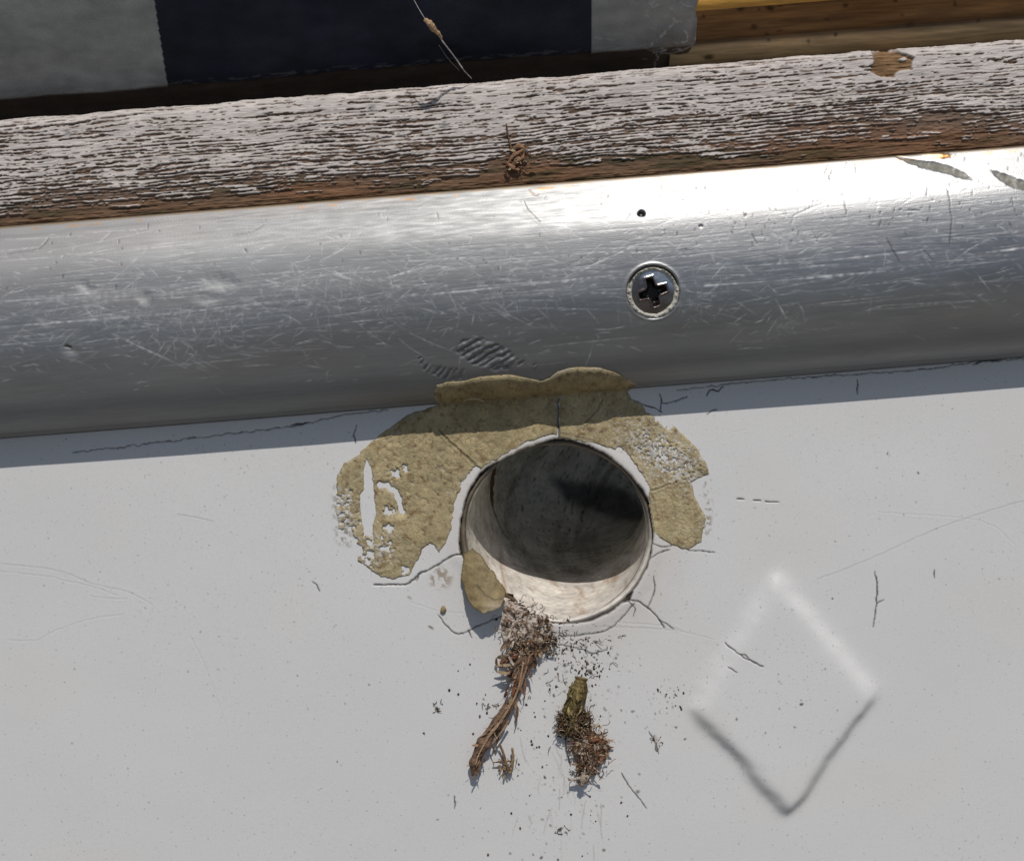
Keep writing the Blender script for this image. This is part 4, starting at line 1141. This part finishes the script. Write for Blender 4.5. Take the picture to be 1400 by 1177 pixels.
def massmesh(name, poly, hmax, colfn, org, parent, mat, seed=3, rough=4.0, step=1.1, zb=0.0):
    xs_ = np.arange(min(p[0] for p in poly) - 6, max(p[0] for p in poly) + 6, step); ys_ = np.arange(min(p[1] for p in poly) - 6, max(p[1] for p in poly) + 6, step)
    X, Y = np.meshgrid(xs_, ys_); sd = poly_sdf(X, Y, poly) + 7 * fbm(X / 7, Y / 7, seed, 4)
    n_ = fbm(X / 6, Y / 6, seed + 3, 4, .6); n2 = fbm(X / 2.6, Y / 2.6, seed + 5, 2)
    z = zb + hmax * sstep(-1, 12, sd) * (.75 + .9 * fbm(X / 16, Y / 16, seed + 1, 2)) + rough * (n_ + .6 * n2) * sstep(-1, 4, sd) - 1.5 * sstep(1, -1, sd)
    cc = colfn(X, Y, n_, n2)
    P = np.stack([(X - CX) * (D - z) / D, (CY - Y) * (D - z) / D, z], -1)
    k = sd > -.8; k = k[:-1, :-1] & k[1:, :-1] & k[:-1, 1:] & k[1:, 1:]
    return put(name, grid_mesh(name, P, k, {'albedo': cc}, org), mat, parent)

PALE = (.50, .42, .34); BRN = (.16, .09, .05); DRK = (.05, .035, .025); RED = (.26, .11, .06); STRAW = (.36, .27, .17)
# --- clump below the hole with a long bark stick hanging from it
o1 = L3(715, 850, 0)
cl1 = empty('nest_clump', tuple(o1)); tag(cl1, 'fluffy pale clump of nest fibre stuck below the hole', 'nest clump')
def c_pale(X, Y, a, b):
    m = sstep(-.02, .14, a + .4 * b)[..., None]; return np.array((.55, .47, .40)) * (1 - m) + np.array((.20, .13, .09)) * m + .0 * X[..., None]
massmesh('fibre_mat', [(689, 822), (705, 820), (722, 835), (740, 842), (752, 848), (757, 868), (748, 880), (741, 895), (733, 886), (722, 898), (700, 890), (689, 880), (684, 855)], 6, c_pale, tuple(o1), cl1, MAT['debris'], 3, 6.5, zb=3.0)
mb = MB()
fibres(mb, 90, 715, 855, 18, 20, 6, 3, 14, .5, [PALE, BRN, PALE, DRK, BRN], 1.3)
fibres(mb, 80, 742, 868, 11, 12, 4, 3, 11, .6, [BRN, DRK, STRAW, BRN], 1.6)
fibres(mb, 40, 712, 888, 12, 7, 7, 4, 16, .6, [BRN, RED, STRAW, PALE], .8)
scraps(mb, 75, 714, 884, 13, 11, 7, 4, 13, 6, [BRN, STRAW, PALE, (.34, .23, .15), (.3, .2, .13)], 1.9); scraps(mb, 60, 722, 858, 16, 14, 6, 3, 10, 4, [PALE, STRAW, BRN, (.3, .2, .13)])
scraps(mb, 30, 748, 880, 6, 8, 6, 3, 9, 4, [BRN, DRK, STRAW])
fibres(mb, 60, 780, 880, 36, 10, .6, .6, 7, .45, [DRK, BRN], 1.6)
tag(put('loose_fibres', mb.mesh('loose_fibres', tuple(o1)), MAT['debris'], cl1), kind='stuff')
mb = MB()
crumbs(mb, 45, 718, 848, 18, 16, 3, 3, .8, 1.9, [DRK, BRN, PALE, PALE]); crumbs(mb, 60, 746, 880, 8, 8, 3, 3, 1, 2.2, [DRK, BRN, (.2, .15, .1)])
tag(put('crumbs', mb.mesh('crumbs', tuple(o1)), MAT['debris'], cl1), kind='stuff')
# dark torn bit by the rim
mb = MB(); mb.tube([L3(683, 806, 8), L3(690, 812, 5), L3(700, 817, 3), L3(706, 823, 2)], [2.2, 3.2, 3, 1.2], (.22, .15, .09), 7, rough=.25); mb.tube([L3(694, 812, 6), L3(702, 814, 6)], [1.5, 1.8], DRK, 6, rough=.2)
put('torn_bit', mb.mesh('torn_bit', tuple(o1)), MAT['debris'], cl1)

def stick(mb, pts, rads, col, n=12, rough=.10, sub=9, flat=.8, seed=0):
    p = catmull([L3(*q) for q in pts], sub); r = np.interp(np.linspace(0, 1, len(p)), np.linspace(0, 1, len(rads)), rads)
    def cf(t, a):
        f = float(fbm(np.array([t * 9.0 + seed]), np.array([abs(2 * a - 1) * 7]), 4, 4, .75)[0]); return np.array(col) * (1 + 1.5 * f)
    r = r * (1 + .55 * fbm(np.linspace(0, 17, len(p)), np.zeros(len(p)) + seed, 3, 3))
    Ls = float(np.linalg.norm(np.diff(p, axis=0), axis=1).sum())
    def rf(t, a):
        a2 = abs(2 * a - 1) * 4 + seed; return rough * 9 * float(fbm(np.array([t * Ls / 26]), np.array([a2 * 1.6]), 6, 3, .6)[0])
    mb.tube(p, r, cf, n, True, rf, flat)
o2 = L3(683, 975, 0)
st = empty('bark_stick', tuple(o2)); tag(st, 'long crooked strip of brown bark hanging below the pale clump', 'twig')
mb = MB(); stick(mb, [(722, 893, 8), (716, 915, 9), (708, 940, 9), (698, 962, 9), (683, 985, 10), (668, 1005, 11), (656, 1024, 13), (649, 1042, 14), (648, 1060, 13)], [9, 9.5, 6.5, 5, 7.5, 9, 10, 8.5, 8, 3.5], (.19, .12, .08), 20, .08, 14, .75)
put('bark', mb.mesh('bark', tuple(o2)), MAT['bark'], st)
mb = MB(); stick(mb, [(716, 905, 19), (707, 945, 16), (690, 978, 17), (672, 1002, 19), (656, 1028, 21), (650, 1046, 22)], [1.2, 1.8, 1.5, 2.0, 1.6, 1.0], (.42, .29, .19), 6, .2, 8, .7, 5)
stick(mb, [(724, 897, 17), (716, 925, 16), (703, 955, 14), (690, 970, 14)], [1.2, 1.5, 1.2, .8], (.4, .24, .16), 6, .2, 8, .7, 8)
stick(mb, [(696, 985, 15), (686, 1000, 17), (672, 1018, 18)], [1.2, 1.8, 1.0], (.34, .24, .16), 6, .2, 8, .7, 9)
put('bark_ridge', mb.mesh('bark_ridge', tuple(o2)), MAT['bark'], st)
mb = MB(); stick(mb, [(706, 897, 12), (694, 901, 10), (686, 905, 9), (684, 912, 8)], [3, 4.5, 4, 1.5], (.24, .10, .06), 9, .2); mb.lump(L3(697, 922, 5), 4, (.15, .08, .05), .3)
stick(mb, [(718, 900, 14), (735, 890, 12), (743, 886, 10)], [2, 2.2, .6], (.25, .14, .08), 7, .2)
fibres(mb, 24, 712, 896, 11, 8, 10, 5, 13, .6, [BRN, RED, STRAW], .8)
scraps(mb, 40, 713, 908, 7, 14, 11, 3, 22, 5, [(.3, .17, .1), STRAW, RED, (.38, .25, .18)], 2.0); scraps(mb, 16, 702, 948, 4, 12, 12, 2, 20, 4, [(.32, .2, .13), STRAW, BRN], 2.0)
for k_ in range(34):
    t_ = random.random(); scraps(mb, 1, 690 - 40 * t_, 975 + 75 * t_, 3.5, 3, 15 + 4 * t_, 2, 15, 4.5, [(.3, .19, .12), BRN, STRAW, (.42, .3, .2)], 2.25)
put('splinters', mb.mesh('splinters', tuple(o2)), MAT['debris'], st)
# forked bit beside it
o3 = L3(692, 1040, 0)
fk = empty('forked_twig', tuple(o3)); tag(fk, 'small forked twig tangled beside the lower end of the bark strip', 'twig')
mb = MB(); stick(mb, [(683, 1018, 10), (688, 1030, 9), (691, 1042, 9), (695, 1055, 9)], [1.6, 2.2, 3.2, 3], (.2, .13, .08), 8, .15)
stick(mb, [(674, 1042, 8), (686, 1041, 9), (698, 1040, 10)], [1, 2, 1.4], (.2, .13, .08), 7, .15); stick(mb, [(700, 1022, 11), (701, 1036, 10), (699, 1050, 9), (697, 1058, 9)], [1.4, 2.6, 3.2, 2], (.30, .21, .12), 8, .15)
put('forked_stem', mb.mesh('forked_stem', tuple(o3)), MAT['bark'], fk)
mb = MB(); fibres(mb, 14, 693, 1046, 7, 7, 6, 3, 8, .5, [BRN, STRAW, DRK], 1.2); scraps(mb, 16, 694, 1048, 5, 6, 6, 2, 9, 4, [STRAW, (.3, .2, .12)], 1.6); put('fibres', mb.mesh('fibres', tuple(o3)), MAT['debris'], fk)
# --- second twig with fuzz
o4 = L3(795, 990, 0)
t2 = empty('mossy_twig', tuple(o4)); tag(t2, 'short olive brown twig with a fuzzy reddish lump on its lower end', 'twig')
mb = MB(); stick(mb, [(795, 926, 9), (792, 940, 10), (786, 955, 10), (780, 972, 10), (776, 990, 8)], [8.5, 10, 10, 11, 11, 5], (.20, .15, .065), 20, .07, 16, .8, 3)
put('olive_stem', mb.mesh('olive_stem', tuple(o4)), MAT['bark'], t2)
mb = MB(); stick(mb, [(800, 928, 14), (801, 945, 14), (795, 965, 14), (790, 976, 12)], [1.5, 3, 2.2, .8], (.10, .075, .035), 8, .2, 8, .7, 4); scraps(mb, 20, 789, 955, 5, 16, 17, 2, 20, 4, [(.33, .26, .11), (.2, .15, .06)], 1.85); put('stem_ridge', mb.mesh('stem_ridge', tuple(o4)), MAT['bark'], t2)
def c_fuzz(X, Y, a, b):
    m = sstep(-.06, .16, a + .5 * b)[..., None]; c = np.array((.40, .30, .22)) * (1 - m) + np.array((.13, .075, .045)) * m
    rd = (sstep(16, 5, np.hypot(X - 812, Y - 1014)))[..., None] * .6; return c * (1 - rd) + np.array((.30, .10, .05)) * rd
massmesh('fuzzy_lump', [(768, 985), (786, 975), (803, 978), (806, 998), (822, 1004), (833, 1014), (832, 1032), (822, 1044), (812, 1060), (800, 1070), (790, 1064), (788, 1044), (781, 1026), (786, 1012), (776, 1000), (768, 996)], 14, c_fuzz, tuple(o4), t2, MAT['debris'], 5, 6, zb=3)
mb = MB(); fibres(mb, 80, 808, 1022, 12, 16, 13, 5, 13, .5, [BRN, STRAW, RED, PALE], 1.0); scraps(mb, 120, 808, 1020, 11, 15, 13, 5, 11, 4.5, [BRN, STRAW, (.36, .24, .16), PALE, RED])
scraps(mb, 34, 786, 985, 7, 8, 12, 4, 10, 4, [BRN, STRAW, DRK, (.3, .24, .12)])
for k_ in range(26):
    t_ = random.random(); scraps(mb, 1, 794 - 14 * t_, 932 + 50 * t_, 4.5, 3, 14, 3, 17, 4.5, [(.25, .19, .08), (.36, .28, .12), BRN, (.13, .10, .05)], 1.85); fibres(mb, 90, 785, 988, 10, 8, 9, 4, 10, .55, [DRK, BRN, STRAW], 1.4)
scraps(mb, 50, 800, 1048, 8, 11, 12, 4, 10, 4.5, [STRAW, PALE, BRN]); fibres(mb, 30, 800, 1050, 8, 10, 11, 4, 10, .6, [BRN, STRAW, PALE], 1.2); stick(mb, [(773, 1000, 9), (774, 1020, 6), (777, 1034, 3), (779, 1044, 2)], [.9, .8, .7, .5], (.12, .08, .05), 4, .1, 4)
put('fuzz', mb.mesh('fuzz', tuple(o4)), MAT['debris'], t2)
mb = MB(); 
for k in range(26):
    a = k / 25; mb.lump(L3(782 + 22 * a, 1066 - 5 * a + random.uniform(-1, 1), 14 + random.uniform(-1, 1)), 2.6, (.45, .4, .34), .4, 5, 3)
stick(mb, [(797, 1055, 15), (797, 1064, 17), (796, 1074, 17), (796, 1066, 14)], [4, 6, 3, 2], (.33, .27, .21), 9, .2, 5, .5); put('pale_tip', mb.mesh('pale_tip', tuple(o4)), MAT['debris'], t2)

# --- small tan flake on the panel, crumbs
o5 = L3(606, 833, 0); mb = MB(); mb.lump(tuple(np.array(o5) + np.array((0, 0, 1.6))), 5.2, (.36, .27, .15), .25, 9, 5, .5)
tag(put('putty_crumb', mb.mesh('putty_crumb', tuple(o5)), MAT['putty'], None, tuple(o5)), 'single tan putty crumb on the white panel left of the curled flake', 'crumb')
mb = MB(); rr = random.Random(5)
for cx_, cy_, a_, b_, nn in ((790, 900, 26, 20, 34), (812, 955, 16, 40, 30), (808, 916, 8, 9, 40), (755, 985, 26, 50, 30), (775, 1090, 40, 30, 24), (640, 960, 40, 60, 16), (755, 852, 22, 4, 50), (915, 955, 16, 14, 14), (1090, 960, 24, 30, 14)):
    crumbs(mb, nn, cx_, cy_, a_, b_, .3, .2, .5, 1.9, [DRK, BRN, DRK, (.12, .09, .07)], rr)
fibres(mb, 60, 785, 930, 30, 45, .8, .5, 12, .45, [BRN, DRK], 1.2, rr)
for x, y in ((597, 968), (668, 966), (896, 1015), (766, 1133)): fibres(mb, 9, x, y, 4, 5, .8, .6, 8, .5, [DRK, BRN], 1.2, rr)
o6 = (80, -380, 0)
tag(put('dirt_crumbs', mb.mesh('dirt_crumbs', o6), MAT['debris'], None, o6), 'fine dark dirt crumbs scattered on the white panel below the hole', 'dirt', kind='stuff')

# --- dry bit on the wood
def wz(x, y): return 48.0
o7 = L3(705, 222, 62); dry = empty('dry_leaf_scrap', tuple(o7)); tag(dry, 'brown dry leaf scrap with upright stalk caught on the wooden strip', 'leaf scrap')
mb = MB(); stick(mb, [(705, 222, 66), (700, 208, 68), (696, 190, 69), (692, 169, 70)], [2.2, 1.5, 1.2, .8], (.20, .11, .06), 6, .1, 6); put('stalk', mb.mesh('stalk', tuple(o7)), MAT['bark'], dry)
mb = MB()
for pts in ([(694, 226, 68), (702, 214, 72), (712, 207, 71), (722, 203, 68)], [(698, 230, 68), (706, 222, 71), (714, 216, 71), (717, 209, 69)], [(692, 222, 68), (698, 228, 70), (708, 232, 69), (714, 228, 67)], [(702, 203, 69), (710, 201, 71), (718, 204, 70)]):
    stick(mb, pts, [1.5, 3.6, 3.8, 1.2], (.30, .17, .10), 8, .25, 6, .4)
scraps(mb, 26, 707, 218, 8, 8, 68, 3, 12, 6, [BRN, (.3, .17, .1), STRAW]); fibres(mb, 20, 707, 219, 7, 8, 68, 3, 12, .6, [BRN, RED, STRAW], .9); stick(mb, [(693, 226, 67), (700, 231, 68), (708, 231, 67)], [3, 5, 4], (.13, .08, .05), 8, .3, 5, .5)
put('leaf_shred', mb.mesh('leaf_shred', tuple(o7)), MAT['debris'], dry)

# --- husk on a spider thread
o8 = L3(645, 108, 54); hk = empty('hanging_husk', tuple(o8)); tag(hk, 'tan seed husk strung on a spider thread in front of the navy cloth', 'seed husk')
mb = MB(); mb.tube(catmull([L3(560, -12, 150), L3(570, 8, 146), L3(583, 29, 140), L3(600, 50, 122), L3(620, 76, 95), L3(632, 94, 84), L3(645, 108, 66)], 8), .55, (.5, .47, .44), 5)
mb.tube(catmull([L3(604, 56, 118), L3(622, 79, 94), L3(634, 96, 82)], 6), [.8] * 13, (.5, .47, .44), 5)
mb.tube(catmull([L3(600, 62, 110), L3(612, 80, 88), L3(628, 97, 64)], 6), .2, (.3, .3, .3), 4)
put('thread', mb.mesh('thread', tuple(o8)), MAT['debris'], hk)
mb = MB(); stick(mb, [(580, 27, 141), (587, 33, 139), (593, 40, 133), (600, 47, 126), (605, 54, 120)], [2.2, 5, 4.6, 3.2, 1], (.50, .33, .20), 10, .12, 6, .6); put('husk', mb.mesh('husk', tuple(o8)), MAT['debris'], hk)
